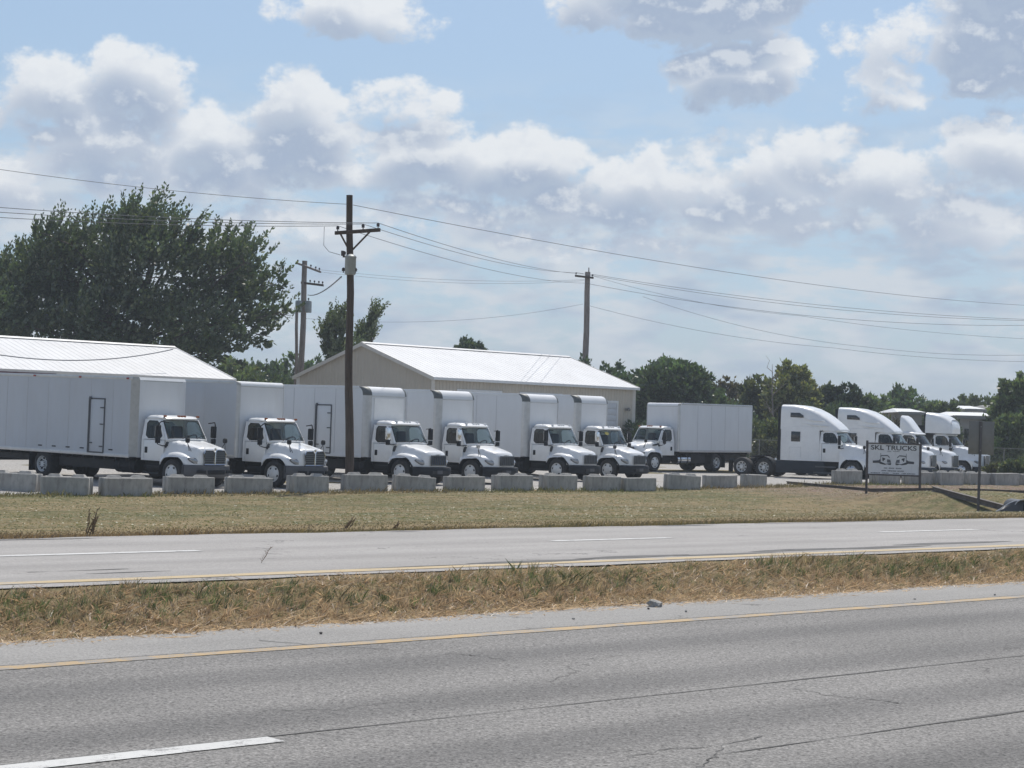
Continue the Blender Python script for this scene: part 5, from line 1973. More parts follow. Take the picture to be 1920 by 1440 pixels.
# lump of concrete in the median
rk = on_z(1228, 1126, .07)
bm = bmesh.new()
bmesh.ops.create_icosphere(bm, subdivisions=2, radius=.085)
for v in bm.verts:
    v.co *= 1 + .25 * math.sin(v.co.x * 61 + 1) * math.sin(v.co.y * 57) + random.uniform(-.10, .10)
    v.co.z *= .85
    if v.co.z > .045:
        v.co.z = .045 + (v.co.z - .045) * .25
me = bpy.data.meshes.new('rock')
bm.to_mesh(me)
bm.free()
me.materials.append(M_ROCK)
ro = link('rock', me)
ro.location = (rk.x, rk.y, float(gz(rk.x, rk.y)) + .045)
ro.rotation_euler = (.1, .15, .4)
tag(ro, 'grey broken stone lying in the dry grass of the median', 'rock')


pm = []
for k in range(3):
    bm = bmesh.new()
    bmesh.ops.create_icosphere(bm, subdivisions=1, radius=.03)
    for v in bm.verts:
        v.co *= random.uniform(.7, 1.25)
        v.co.z *= .6
    me = bpy.data.meshes.new('pebble')
    bm.to_mesh(me)
    bm.free()
    me.materials.append(M_ROCK if k else M_POST)
    pm.append(me)
for i, (px_s, py_s, lab) in enumerate(((1216, 1141, 'dark pebble on the shoulder just below the median rock'), (1286, 1146, 'small pebble on the shoulder right of the median rock'), (1715, 1123, 'pebble on the shoulder towards the right'),
                                      (602, 1187, 'dark pebble on the shoulder at centre left'), (1865, 1115, 'pebble on the shoulder at the far right'), (1075, 1160, 'pebble beside dry twig on the shoulder at centre'))):
    p = on_z(px_s, py_s, .01)
    o = link('pebble', pm[i % 3])
    o.location = (p.x, p.y, .012)
    o.rotation_euler = (0, 0, random.uniform(0, 6))
    o.scale = (.65, .65, .65)
    tag(o, lab, 'stone', 'pebbles on the shoulder')
# ragged cracks running across the shoulder into the lane
for i, pts in enumerate((((480, 1200), (600, 1211), (690, 1216), (740, 1219)), ((890, 1152), (960, 1157), (1010, 1160)), ((840, 1226), (900, 1230), (960, 1240)), ((1310, 1440), (1340, 1420), (1360, 1395), (1440, 1380)),
                         ((1180, 1420), (1260, 1405), (1345, 1400)), ((1480, 1290), (1560, 1305), (1640, 1312), (1700, 1322)))):
    P_ = []
    for (a, b_) in zip(pts[:-1], pts[1:]):
        for q in range(8):
            f = q / 8
            p = on_z(lerp(a[0], b_[0], f), lerp(a[1], b_[1], f), 0.0)
            P_.append(Vector((p.x + random.uniform(-.03, .03), p.y + random.uniform(-.03, .03), .0045)))
    w_ = [Vector((0, random.uniform(.003, .013), 0)) for _ in P_]
    tag(MB().grid([[tuple(p - w) for p, w in zip(P_, w_)], [tuple(p + w) for p, w in zip(P_, w_)]]).build('pavement_crack', M_TAR), 'thin crack in the foreground paving', 'road', kind='structure')


# ================================================================== vegetation
def leaf_mesh(name, pos, dirs, size, colr, material, wid=.45, bend=.0):
    n = len(pos)
    dirs = dirs / np.maximum(np.linalg.norm(dirs, axis=1, keepdims=True), 1e-6)
    r_ = rng.normal(size=(n, 3))
    side = np.cross(dirs, r_)
    side /= np.maximum(np.linalg.norm(side, axis=1, keepdims=True), 1e-6)
    s = size[:, None]
    base = pos
    tip = pos + dirs * s
    midp = pos + dirs * s * .45
    a = midp + side * s * wid * .5
    b = midp - side * s * wid * .5
    V = np.stack([base, a, tip, b], 1).reshape(-1, 3)
    me = bpy.data.meshes.new(name)
    me.vertices.add(n * 4)
    me.vertices.foreach_set('co', V.astype(np.float32).ravel())
    me.loops.add(n * 4)
    me.loops.foreach_set('vertex_index', np.arange(n * 4, dtype=np.int32))
    me.polygons.add(n)
    me.polygons.foreach_set('loop_start', np.arange(0, n * 4, 4, dtype=np.int32))
    me.update(calc_edges=True)
    ca = me.color_attributes.new('Col', 'FLOAT_COLOR', 'POINT')
    c4 = np.concatenate([np.repeat(colr, 4, axis=0), np.ones((n * 4, 1))], 1)
    ca.data.foreach_set('color', c4.astype(np.float32).ravel())
    me.materials.append(material)
    return me


def tri_mesh(name, base, up, w, colr, material):
    """grass blades: tapered bent strips (quad + tip)"""
    n = len(base)
    ang = rng.uniform(0, math.pi, n)
    sd_ = np.stack([np.cos(ang), np.sin(ang), np.zeros(n)], 1) * w[:, None] * .5
    mid_ = base + up * .55
    mid_[:, :2] -= up[:, :2] * .15
    tip = base + up
    V = np.stack([base - sd_, base + sd_, mid_ + sd_ * .7, tip, mid_ - sd_ * .7], 1).reshape(-1, 3)
    me = bpy.data.meshes.new(name)
    me.vertices.add(n * 5)
    me.vertices.foreach_set('co', V.astype(np.float32).ravel())
    me.loops.add(n * 5)
    me.loops.foreach_set('vertex_index', np.arange(n * 5, dtype=np.int32))
    me.polygons.add(n)
    me.polygons.foreach_set('loop_start', np.arange(0, n * 5, 5, dtype=np.int32))
    me.update(calc_edges=True)
    ca = me.color_attributes.new('Col', 'FLOAT_COLOR', 'POINT')
    c4 = np.concatenate([np.repeat(colr, 5, axis=0), np.ones((n * 5, 1))], 1)
    ca.data.foreach_set('color', c4.astype(np.float32).ravel())
    me.materials.append(material)
    return me


def colvar(base, n, v=.25, alt=None, pa=.15):
    c = np.array(base)[None, :] * (1 + rng.uniform(-v, v, (n, 1))) * (1 + rng.uniform(-.08, .08, (n, 3)))
    if alt is not None:
        k = rng.random(n) < pa
        c[k] = np.array(alt) * (1 + rng.uniform(-v, v, (k.sum(), 1)))
    return np.clip(c, 0, 1)


def limb_path(a, b, n=5, wob=.12):
    a, b = Vector(a), Vector(b)
    L = (b - a).length
    out = []
    for k in range(n + 1):
        t_ = k / n
        p = a.lerp(b, t_)
        if 0 < k < n:
            p += Vector((random.uniform(-1, 1), random.uniform(-1, 1), random.uniform(-.3, .8))) * L * wob * .4
        out.append(p)
    return out


def tree(name, x, Z, ytop, hw_px, label, group, nleaf=5000, lsize=.34, col=(.045, .062, .028), alt=(.09, .105, .05), lobes=14, ybase=None, crown_lo=.25,
         clumps=None, shoots=0, wind=(0, 0), spread=1.0, density=1.0, slen=1.0, trunk_r=None, tex=.55, upr=.3, flat=1.0):
    b = foot(x, Z)
    top = at(x, ytop, Z).z
    h = top - b.z
    rx = hw_px / FPX * Z
    o = tag(empty(name, b), label, 'tree', group)
    tr_ = trunk_r or h * .022
    cz = h * (crown_lo + (1 - crown_lo) * .5)
    rz = h * (1 - crown_lo) * .5
    # clumps through the crown's volume
    cl = []
    if clumps:
        for (qx, qy, qrx, qry) in clumps:
            p = at(qx, qy, Z) - b
            f_ = Z / FPX
            for _ in range(2):
                cl.append((np.array([p.x + rng.uniform(-.25, .25) * qrx * f_, rng.uniform(-.45, .45) * rx * .8, p.z]), np.array([qrx * f_, (qrx + qry) * .5 * f_, qry * f_]) * rng.uniform(.75, 1.0)))
        lobes = 0
    else:
        cl.append((np.array([0, 0, cz]), np.array([rx * .72, rx * .7 * flat, rz * .78])))
    for i in range(lobes):
        for _ in range(20):
            p = rng.uniform(-1, 1, 3)
            if np.linalg.norm(p) < 1 and (p[2] > -.85):
                break
        p = p / max(np.linalg.norm(p), .3) * np.linalg.norm(p) ** .5
        rr_ = rng.uniform(.26, .46)
        p = p * (1 - rr_ * .8)
        cl.append((np.array([p[0] * rx, p[1] * rx * .9 * flat, cz + p[2] * rz]), rr_ * np.array([rx, rx * flat, rz * 1.0]) * spread))
    # wood
    wood = MB()
    th = h * (crown_lo + .35)
    tp = limb_path((0, 0, -.15), (rng.uniform(-.3, .3), 0, th), 6, .06)
    wood.tube(tp, [lerp(tr_, tr_ * .4, k / 6) for k in range(7)], 9)
    for c, r3 in cl:
        s_ = tp[min(6, max(2, int(6 * min(1, max(.2, (c[2] * .7) / th)))))]
        lp_ = limb_path(s_, c, 4, .18)
        wood.tube(lp_, [lerp(tr_ * .42, tr_ * .08, k / 4) for k in range(5)], 6)
        for _ in range(3):
            q = c + rng.normal(size=3) * r3 * .55
            wood.tube(limb_path(c, q, 3, .2), [tr_ * .12, tr_ * .09, tr_ * .06, tr_ * .03], 4)
    wood.build('trunk', M_BARK, o, angle=60)
    # leaves
    wts = np.array([np.prod(r3) ** (2 / 3) for _, r3 in cl])
    wts /= wts.sum()
    P_, D_, S_, C_ = [], [], [], []
    for (c, r3), w_ in zip(cl, wts):
        n = int(nleaf * w_)
        if n < 5:
            continue
        dirn = rng.normal(size=(n, 3))
        dirn /= np.linalg.norm(dirn, axis=1, keepdims=True)
        # twig clusters inside the clump make light and dark tufts
        nt = max(4, n // 26)
        tw = rng.normal(size=(nt, 3))
        tw /= np.linalg.norm(tw, axis=1, keepdims=True)
        tw *= rng.uniform(.5, 1.04, (nt, 1)) ** .7
        idx = rng.integers(0, nt, n)
        pos = tw[idx] + rng.normal(size=(n, 3)) * .12
        base_tone = rng.uniform(.65, 1.35)
        tone = (rng.uniform(.7, 1.3, nt) * base_tone)[idx]
        P_.append(c + pos * r3)
        D_.append(tw[idx] * .8 + dirn * .8 + np.array([wind[0], wind[1], upr]))
        S_.append(lsize * rng.uniform(.6, 1.25, n))
        C_.append(colvar(col, n, .2, alt, .14) * tone[:, None])
    # long leading shoots that feather the outline
    if shoots:
        for _ in range(shoots):
            c, r3 = cl[rng.choice(len(cl), p=wts)]
            d_ = rng.normal(size=3)
            d_[2] = abs(d_[2]) * .9 + .15
            d_ /= np.linalg.norm(d_)
            s0 = c + d_ * r3 * rng.uniform(.75, 1.0)
            dv = np.array([d_[0] * .55 + wind[0], d_[1] * .5 + wind[1], .9 + d_[2] * .4])
            dv /= np.linalg.norm(dv)
            Ls = rng.uniform(.6, 1.5) * (rx * .13 if not clumps else 1.05) * slen
            nl = rng.integers(16, 28)
            tt_ = np.linspace(0, 1, nl)[:, None]
            pts = s0 + dv * Ls * tt_ + np.array([wind[0], wind[1], 0]) * .35 * Ls * tt_ ** 2
            P_.append(pts + rng.normal(size=(nl, 3)) * .05)
            D_.append(dv * 1.1 + rng.normal(size=(nl, 3)) * .55)
            S_.append(lsize * rng.uniform(.7, 1.1, nl) * (1.15 - .4 * tt_[:, 0]))
            C_.append(colvar(col, nl, .2, alt, .2) * rng.uniform(.9, 1.35))
    pos = np.concatenate(P_)
    keep = pos[:, 2] > .2
    me = leaf_mesh('crown', pos[keep], np.concatenate(D_)[keep], np.concatenate(S_)[keep], np.concatenate(C_)[keep], M_LEAF, wid=tex)
    link('crown', me, o)
    return o


GREEN_D = (.058, .090, .044)
GREEN_M = (.088, .118, .054)
GREEN_Y = (.17, .18, .085)
BIG = [(70, 570, 75, 62), (60, 500, 50, 48), (95, 460, 36, 30), (150, 520, 80, 62), (190, 445, 48, 38), (130, 630, 100, 55), (245, 470, 62, 52), (262, 405, 34, 26), (290, 430, 40, 34), (305, 525, 100, 80), (345, 455, 40, 32),
       (395, 520, 70, 55), (425, 465, 40, 26), (465, 500, 38, 34), (430, 575, 70, 52), (505, 530, 26, 24), (370, 620, 95, 50), (470, 625, 48, 26), (225, 610, 110, 62), (525, 588, 28, 16), (20, 600, 50, 60), (-40, 560, 60, 70), (240, 665, 150, 38), (400, 668, 60, 26), (112, 505, 52, 50), (40, 530, 55, 48), (140, 465, 40, 34), (10, 640, 70, 50)]
tree('maple_tree', 255, 124, 376, 268, 'large dark leafy tree towering behind the left building', None, nleaf=35000, lsize=.36, col=(.066, .098, .048), alt=(.13, .155, .08), clumps=BIG, crown_lo=.16, shoots=1500, wind=(.35, 0), upr=.5, slen=1.3)
tree('young_tree', 636, 128, 590, 42, 'slender upright tree peeking behind the near pole', None, nleaf=3600, lsize=.27, col=GREEN_M, alt=(.12, .14, .07), clumps=[(610, 642, 11, 28), (633, 632, 12, 30), (650, 668, 34, 20), (620, 612, 6, 16), (642, 600, 5, 14)], crown_lo=.15, shoots=200, wind=(.12, 0), upr=.9, slen=.9)
tree('young_tree', 688, 130, 592, 22, 'narrow upright treetop just right of the near pole', None, nleaf=2200, lsize=.27, col=GREEN_M, alt=(.12, .14, .07), clumps=[(680, 645, 14, 26), (692, 615, 8, 18), (701, 600, 4, 10)], crown_lo=.2, shoots=110, wind=(.3, 0), upr=.9, slen=.9)
tree('young_tree', 872, 160, 636, 48, 'small treetop showing over the ridge of the tan building', None, nleaf=5000, lsize=.33, col=GREEN_D, lobes=14, crown_lo=.3, shoots=80, wind=(.25, 0), upr=.6)
grp = 'trees along the back of the lot'
TR = [  # x, Z, ytop, hw, label, leaves, colour, alt, lobes, opts
    (430, 150, 662, 55, 'olive tree seen through the gap right of the left roof', 4000, GREEN_M, GREEN_Y, 14, {}),
    (500, 160, 672, 40, 'low round tree left of the transformer pole', 3000, GREEN_D, None, 12, {}),
    (545, 170, 655, 34, 'low tree behind the foot of the transformer pole', 2800, GREEN_D, None, 12, {}),
    (590, 175, 668, 30, 'small low tree right of the transformer pole', 2000, GREEN_D, None, 10, {}),
    (1085, 150, 668, 26, 'small tree at the foot of the slim far pole', 2500, GREEN_D, None, 10, {}),
    (1135, 155, 682, 50, 'low dark tree right of the tan roof', 4500, GREEN_D, None, 16, {}),
    (1195, 150, 688, 55, 'dark tree behind the white box facing left', 5000, GREEN_D, None, 16, {}),
    (1248, 148, 667, 72, 'tallest dark domed tree above the leftward box truck', 8500, GREEN_D, (.06, .075, .04), 24, {}),
    (1310, 155, 712, 45, 'small dark tree in the dip right of the domed tree', 3500, GREEN_D, None, 12, {}),
    (1365, 160, 708, 48, 'brownish thin tree above the end of the white box', 2600, (.075, .065, .042), (.11, .085, .055), 16, dict(spread=.8)),
    (1418, 150, 695, 36, 'airy pale green tree left of the tall yellowish tree', 3000, (.07, .082, .042), GREEN_Y, 16, dict(spread=.75, shoots=60)),
    (1482, 146, 674, 48, 'tall airy yellowish tree left of the sleeper roofs', 4600, GREEN_Y, (.14, .15, .08), 22, dict(spread=.7, shoots=90)),
    (1530, 155, 706, 34, 'pale green tree beside the tall yellowish tree', 2800, (.075, .088, .045), GREEN_Y, 12, dict(spread=.85)),
    (1582, 150, 714, 42, 'compact dark tree over the second sleeper roof', 5000, (.022, .034, .02), None, 16, {}),
    (1640, 175, 738, 40, 'dull green tree right of the compact dark tree', 3200, GREEN_M, None, 12, {}),
    (1700, 180, 730, 58, 'broad rounded tree behind the pale shed', 5000, GREEN_D, (.06, .07, .04), 18, {}),
    (1760, 165, 752, 36, 'drooping bushy tree between the far buildings', 3000, GREEN_M, None, 12, {}),
    (1812, 195, 741, 34, 'hazy green tree above the low grey roof', 2600, GREEN_M, None, 12, {}),
    (1862, 190, 738, 40, 'green tree behind the square grey building', 3200, GREEN_M, None, 12, {}),
    (1912, 140, 708, 52, 'tall green tree at the right edge', 8500, GREEN_M, (.075, .09, .045), 22, dict(crown_lo=.06)),
    (1895, 130, 775, 34, 'lower leafy tree right of the tall road sign', 5500, GREEN_M, (.08, .095, .05), 16, dict(crown_lo=.05)),
]
for (x, Z, yt, hw_, lab, nl, c_, al, lb, kw) in TR:
    k2 = dict(crown_lo=.12, shoots=0, upr=.35)
    k2.update(kw)
    c_ = tuple(q * 1.5 for q in c_)
    tree('tree', x, Z, yt, hw_ * 1.3, lab, grp, nleaf=int(nl * 2.3), lsize=.40, col=c_, alt=al, lobes=lb, **k2)


def shrub(x, Z, ytop, hw_px, label, col, alt, n=3600, ls=.30):
    b = foot(x, Z)
    h = at(x, ytop, Z).z - b.z
    rx = hw_px / FPX * Z
    o = tag(empty('shrub', b), label, 'shrub', 'shrubs behind the lot')
    cl = [(np.array([rng.uniform(-.75, .75) * rx, rng.uniform(-.5, .5) * rx, h * rng.uniform(.25, .7)]), np.array([rx * .4, rx * .4, h * .32])) for _ in range(9)]
    wd = MB()
    P_, D_ = [], []
    for c, r3 in cl:
        wd.tube(limb_path((c[0] * .2, c[1] * .2, -.05), c, 3, .2), [.05, .04, .03, .015], 5)
        d_ = rng.normal(size=(n // 9, 3))
        d_ /= np.linalg.norm(d_, axis=1, keepdims=True)
        P_.append(c + d_ * r3 * rng.uniform(.5, 1.15, (n // 9, 1)))
        D_.append(d_ + rng.normal(size=d_.shape) * .5 + np.array([0, 0, .4]))
    wd.build('stems', M_BARK, o, angle=60)
    P_, D_ = np.concatenate(P_), np.concatenate(D_)
    P_[:, 2] = np.maximum(P_[:, 2], .05)
    link('foliage', leaf_mesh('foliage', P_, D_, ls * rng.uniform(.6, 1.2, len(P_)), colvar(col, len(P_), .3, alt, .2), M_LEAF, .5), o)


SH = [(1205, 130, 790, 40, 'dark shrub between the tan building and the leftward truck', GREEN_D, None),
      (1300, 138, 760, 60, 'dark brush above the leftward box truck roof', GREEN_D, None),
      (1390, 136, 755, 50, 'brush behind the rear of the white box', GREEN_D, GREEN_M),
      (1432, 128, 780, 38, 'green brush in the gap left of the first sleeper tractor', GREEN_M, GREEN_Y),
      (1450, 124, 822, 34, 'low weeds in the gap left of the first sleeper tractor', (.07, .08, .04), GREEN_Y),
      (1520, 135, 755, 50, 'brush above the first sleeper tractor roof', GREEN_D, GREEN_M),
      (1600, 138, 758, 60, 'brush above the second sleeper tractor roof', GREEN_D, GREEN_M),
      (1640, 140, 765, 40, 'yellow green brush between the sleeper roofs and shed', GREEN_M, GREEN_Y),
      (1690, 132, 790, 22, 'bare twiggy brush left of the wedge fairing', (.06, .055, .04), None),
      (1770, 136, 785, 30, 'brush behind the bowled roof fairing', GREEN_D, GREEN_M),
      (1800, 128, 822, 22, 'dry brush behind the last tractor', (.07, .06, .04), GREEN_M),
      (1868, 112, 872, 26, 'yellow green weeds right of the last tractor', (.10, .105, .05), (.15, .14, .07)),
      (1905, 110, 862, 26, 'green bush above the blocks at the right edge', GREEN_M, GREEN_Y),
      (1945, 112, 850, 30, 'bush cut off by the right edge', GREEN_M, GREEN_Y),
      (440, 135, 700, 50, 'brush in the gap between the left roof and tan building', GREEN_D, GREEN_M),
      (520, 138, 700, 50, 'dark brush left of the tan gable', GREEN_D, GREEN_M)]
for a in SH:
    shrub(*a)

# dead thin tree among the airy ones
dt = foot(1455, 144)
do_ = tag(empty('dead_tree', dt), 'bare grey dead tree left of the tall yellowish tree', 'tree')
wd = MB()
hh = at(1455, 683, 144).z - dt.z
pth = limb_path((0, 0, -.1), (-.4, 0, hh), 6, .05)
wd.tube(pth, [.10, .09, .08, .06, .05, .03, .015], 7)
wd.build('trunk', M_WOODG, do_)
wd = MB()
for k in range(9):
    s_ = pth[random.randint(3, 5)]
    e_ = s_ + Vector((random.uniform(-1.1, 1.1), random.uniform(-.8, .8), random.uniform(.6, 2.0)))
    wd.tube(limb_path(s_, e_, 4, .2), [.04, .03, .025, .015, .008], 4)
wd.build('branches', M_WOODG, do_)

# chain-link fence behind the lot
fa, fb_ = foot(1195, 122), foot(1960, 122)
fo_ = tag(empty('chain_link_fence', fa), 'grey chain link fence along the back of the lot', 'fence')
nP = 11
tops = []
for k in range(nP):
    p = fa.lerp(fb_, k / (nP - 1))
    p = gpt(p.x, p.y) - fa
    MB().cyl(p + Vector((0, 0, -.1)), p + Vector((0, 0, 1.85)), .03, n=8).build('post', M_STEEL, fo_)
    tops.append(p)
MB().tube([p + Vector((0, 0, 1.83)) for p in tops], .022, 6).build('top_rail', M_STEEL, fo_)
wv_ = MB()
d_ = tops[-1] - tops[0]
Lf = d_.length
for sgn in (-1, 1):
    for k in range(int(Lf / .16)):
        s0 = k * .16 / Lf
        s1 = s0 + sgn * 1.8 / Lf
        if 0 <= s1 <= 1:
            a, b_ = tops[0] + d_ * s0, tops[0] + d_ * s1
            wv_.add([a + Vector((0, 0, .02)), a + Vector((.006, 0, .02)), b_ + Vector((.006, 0, 1.8)), b_ + Vector((0, 0, 1.8))], [(0, 1, 2, 3)])
wo_ = wv_.build('wire_mesh', M_STEEL, fo_)
wo_['kind'] = 'stuff'

# parked car in the distance
cp = foot(1880, 150)
car = tag(empty('parked_car', cp), 'silver parked car half hidden by weeds at the right edge', 'car')
car.rotation_euler = (0, 0, R(-8))
prof = [(-2.1, .35), (2.1, .35), (2.15, .7), (1.9, .86), (1.0, .98), (.35, 1.42), (-.9, 1.45), (-1.7, 1.0), (-2.1, .9)]
MB().prism([(x, -.85, z) for x, z in prof], (0, 1.7, 0)).build('body', M_CAR, car, bevel=.08)
for sy in (-1, 1):
    MB().prism([(.82, sy * .855, 1.0), (.30, sy * .855, 1.36), (-.85, sy * .855, 1.38), (-1.4, sy * .855, 1.02)], (0, sy * .01, 0)).build('side_window', M_DGLASS, car)
    for xx in (-1.3, 1.35):
        MB().lathe_y([(.0, -.11), (.2, -.11), (.31, -.1), (.33, -.06), (.33, .06), (.31, .1), (.2, .11), (0, .11)], (xx, sy * .78, .33), 18).build('wheel', M_TYRE, car)
MB().prism([(1.0, -.7, 1.0), (.42, -.66, 1.41), (.42, .66, 1.41), (1.0, .7, 1.0)], (.03, 0, .03)).build('windscreen', M_DGLASS, car)

# ---------------------------------------------------------------- grasses
def scatter(n, t0, t1, u0, u1, pw=1.0):
    t_ = t0 + (t1 - t0) * rng.random(n)
    u_ = u0 + (u1 - u0) * rng.random(n) ** pw
    X, Y = xy(t_, u_)
    return t_, u_, X, Y


def blades(name, n, t0, t1, u0, u1, hgt, wid, colf, label, lean=.45, pw=1.0, hf=None, tedge=None):
    t_, u_, X, Y = scatter(n, t0, t1, u0, u1, pw)
    if tedge is not None:
        ok = tedge(t_, u_)
        t_, u_, X, Y = t_[ok], u_[ok], X[ok], Y[ok]
    m = len(t_)
    z = gz(X, Y)
    base = np.stack([X, Y, z - .01], 1)
    h = hgt * rng.uniform(.45, 1.25, m)
    if hf is not None:
        h = h * hf(t_, u_)
    ln = rng.normal(size=(m, 2)) * lean
    ln[:, 0] += .25
    up = np.stack([ln[:, 0] * h, ln[:, 1] * h, h], 1)
    c = colf(t_, u_, m)
    o = link(name, tri_mesh(name, base, up, wid * rng.uniform(.6, 1.4, m), c, M_GRASS))
    tag(o, label, 'grass', kind='stuff')
    return o


def noise2(t_, u_, f, ph):
    return .5 + .25 * np.sin(t_ * f * 1.7 + ph + 1.3 * np.sin(u_ * f * .7)) + .25 * np.sin(u_ * f + ph * 2 + np.sin(t_ * f * 2.1) + 1.1 * np.sin(u_ * f * .37 + ph))


DRY = np.array((.66, .53, .385))
DRY2 = np.array((.45, .335, .23))
GRN = np.array((.20, .24, .12))


def med_col(t_, u_, m):
    k = noise2(t_, u_, 1.3, 2.2) * .8 + .55 * np.exp(-((t_ - 16.35) / .45) ** 2) - .45 + .15 * sstep(22, 40, u_)
    k = np.clip(k * 1.5, 0, .85)[:, None] * rng.uniform(.35, 1.0, (m, 1))
    d = DRY + (DRY2 - DRY) * rng.random((m, 1))
    return np.clip((d * (1 - k) + GRN * k) * rng.uniform(.6, 1.35, (m, 1)), 0, 1)


def ragged(t_, u_):
    lo = 15.36 + road_noise(u_, .12, 1.0) + .05 * np.sin(u_ * 13)
    hi = 16.86 + road_noise(u_, .12, 2.0) + .06 * np.sin(u_ * 9)
    return (t_ > lo) & (t_ < hi)


def med_h(t_, u_):
    e = np.minimum((t_ - 15.25) / .6, (17.1 - t_) / .5)
    return np.clip(e, .25, 1.0) * (.35 + 1.0 * noise2(t_, u_, .9, .7) + .5 * noise2(t_, u_, 3.7, 1.7) ** 2)


def tufts(name, n, per, t0, t1, u0, u1, hgt, wid, label, pw=1.0, green=None):
    """clumps of blades fanning out from one root"""
    t_, u_, X, Y = scatter(n, t0, t1, u0, u1, pw)
    ok = ragged(t_, u_)
    t_, u_, X, Y = t_[ok], u_[ok], X[ok], Y[ok]
    m = len(t_)
    hh_ = hgt * rng.uniform(.4, 1.2, m) * np.clip(med_h(t_, u_), .3, 1.25)
    cc = med_col(t_, u_, m)
    if green is not None:
        k = rng.random(m) < green * np.exp(-((t_ - 16.3) / .5) ** 2)
        cc[k] = np.array((.15, .21, .09)) * rng.uniform(.7, 1.3, (k.sum(), 1))
    idx = np.repeat(np.arange(m), per)
    q = len(idx)
    a = rng.uniform(0, 2 * math.pi, q)
    rr_ = np.minimum(np.abs(rng.normal(size=q)) * .6, 1.2)
    h = hh_[idx] * rng.uniform(.4, 1.1, q)
    bx_ = X[idx] + rng.normal(size=q) * .03
    by_ = Y[idx] + rng.normal(size=q) * .03
    base = np.stack([bx_, by_, gz(bx_, by_) - .01], 1)
    up = np.stack([np.cos(a) * rr_ * h + .12 * h, np.sin(a) * rr_ * h, h], 1)
    o = link(name, tri_mesh(name, base, up, wid * rng.uniform(.5, 1.3, q), np.clip(cc[idx] * rng.uniform(.7, 1.3, (q, 1)), 0, 1), M_GRASS))
    return tag(o, label, 'grass', kind='stuff')


blades('median_thatch', 70000, 15.2, 17.3, 2, 75, .075, .014, lambda t_, u_, m: np.clip((DRY + (DRY2 - DRY) * rng.random((m, 1))) * rng.uniform(.6, 1.15, (m, 1)), 0, 1), 'matted dead straw lying under the median grass', lean=1.5, pw=1.4, tedge=ragged)
tufts('median_grass', 4200, 16, 15.2, 17.1, 2, 32, .135, .008, 'tufts of dry tan and green grass in the near median', green=.5)
tufts('median_grass', 4200, 14, 15.2, 17.1, 32, 80, .15, .012, 'tufts of dry tan and green grass in the far median', green=.7)
# straw litter on the shoulder edge
blades('straw_litter', 14000, 15.1, 15.75, 2, 60, .05, .014, lambda t_, u_, m: np.clip(DRY * rng.uniform(.7, 1.5, (m, 1)), 0, 1), 'dead straw lying along the shoulder edge', lean=2.5)


def verge_col(t_, u_, m):
    k = noise2(t_, u_ * .5, .45, 1.1) * .7 + .4 * noise2(t_, u_, 1.1, 3.0) + .55 * sstep(27, 38, t_) - .42
    k = np.clip(k, 0, .9)[:, None]
    d = (DRY + (DRY2 - DRY) * rng.random((m, 1))) * .45
    d = d * np.array((1.0, .94, .78))
    return np.clip((d * (1 - k) + GRN * np.array((.62, .66, .45)) * k) * rng.uniform(.88, 1.12, (m, 1)), 0, 1)


blades('verge_grass', 50000, 25.1, 29.0, 8, 62, .085, .022, verge_col, 'dry rough grass along the far road edge', hf=lambda t_, u_: .5 + .9 * np.exp(-((t_ - 25.6) / .8) ** 2) * noise2(t_, u_, 2.1, .3) * 1.6,
       tedge=lambda t_, u_: t_ > 25.22 + road_noise(u_, .2, .4))
blades('mown_grass', 34000, 28.5, 36.0, 12, 75, .035, .03, verge_col, 'short mown grass on the slope beside the far road', hf=lambda t_, u_: 1.0 - .6 * sstep(31, 36, t_))
blades('lot_edge_weeds', 9000, 53.6, 55.6, 14, 85, .16, .035, verge_col, 'weeds along the foot of the concrete blocks', hf=lambda t_, u_: .5 + noise2(t_, u_, 2.3, 1.9) ** 2)


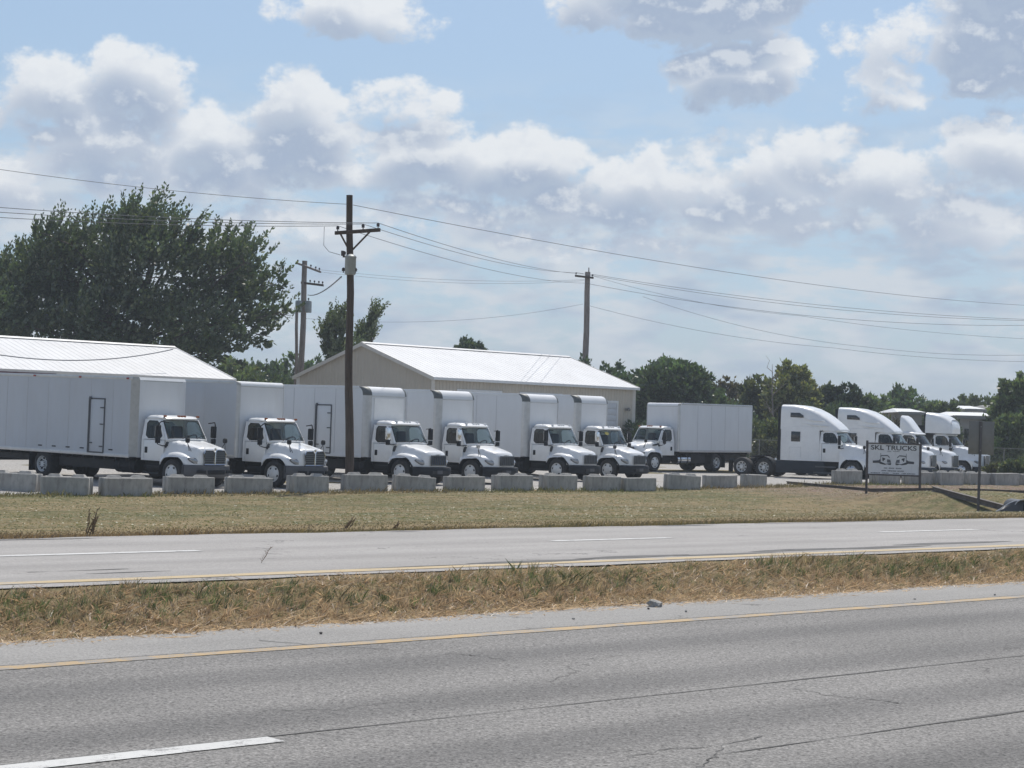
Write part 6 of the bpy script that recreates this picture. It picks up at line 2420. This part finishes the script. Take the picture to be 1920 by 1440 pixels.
def weed(px, py, Z, stalks, hgt, label, col=M_STRAW, lean=(.2, 0), th=1.0):
    b = foot(px, Z)
    o = tag(empty('dry_weed', b), label, 'weed', 'dead weeds by the highway')
    for k in range(stalks):
        m = MB()
        h = hgt * random.uniform(.55, 1.0)
        e = Vector((random.uniform(-.22, .22) * hgt + lean[0] * h, random.uniform(-.2, .2) * hgt, h))
        p = limb_path((random.uniform(-.06, .06), random.uniform(-.06, .06), -.03), e, 4, .12)
        m.tube(p, [.008 * th, .008 * th, .010 * th, .010 * th, .004 * th], 5)
        for q in range(9):
            s_ = p[1].lerp(p[4], q / 9)
            m.tube([s_, s_ + Vector((random.uniform(-.12, .12), random.uniform(-.1, .1), random.uniform(.03, .16))) * (hgt * 1.0)], [.009 * th, .003 * th], 4)
        m.build('stalk', col, o)


blades('slope_grass', 60000, 34.0, 54.6, 14, 85, .028, .05, lambda t_, u_, m: np.clip(verge_col(t_, u_, m) * rng.uniform(.95, 1.35, (m, 1)), 0, 1), 'short grass on the upper slope below the blocks', lean=2.2)
weed(172, 985, 31.5, 6, .50, 'tall dead weed clump at the left beside the far road')
weed(655, 975, 37.0, 4, .30, 'dark dead weed leaning right, centre of the verge', lean=(.7, 0))
weed(742, 978, 37.0, 4, .22, 'low dead weed spike right of the leaning one', lean=(.9, 0))
weed(500, 1078, 22.9, 1, .36, 'single thin dry stalk standing in the median', lean=(.3, 0), th=.4)


# ---------------------------------------------------------------- summer haze over the whole place
hm_ = bpy.data.materials.new('summer_haze')
hm_.use_nodes = True
hm_.node_tree.nodes.clear()
hv = hm_.node_tree.nodes.new('ShaderNodeVolumePrincipled')
hv.inputs['Color'].default_value = (0.80, 0.88, 0.96, 1)
hv.inputs['Density'].default_value = HAZE
hv.inputs['Anisotropy'].default_value = 0.0
ho_ = hm_.node_tree.nodes.new('ShaderNodeOutputMaterial')
hm_.node_tree.links.new(hv.outputs[0], ho_.inputs['Volume'])
hz_o = MB().box(-2300, 2300, -2300, 2300, -8, 26).build('haze', hm_)
tag(hz_o, 'thin summer haze in the air', 'haze', kind='stuff')
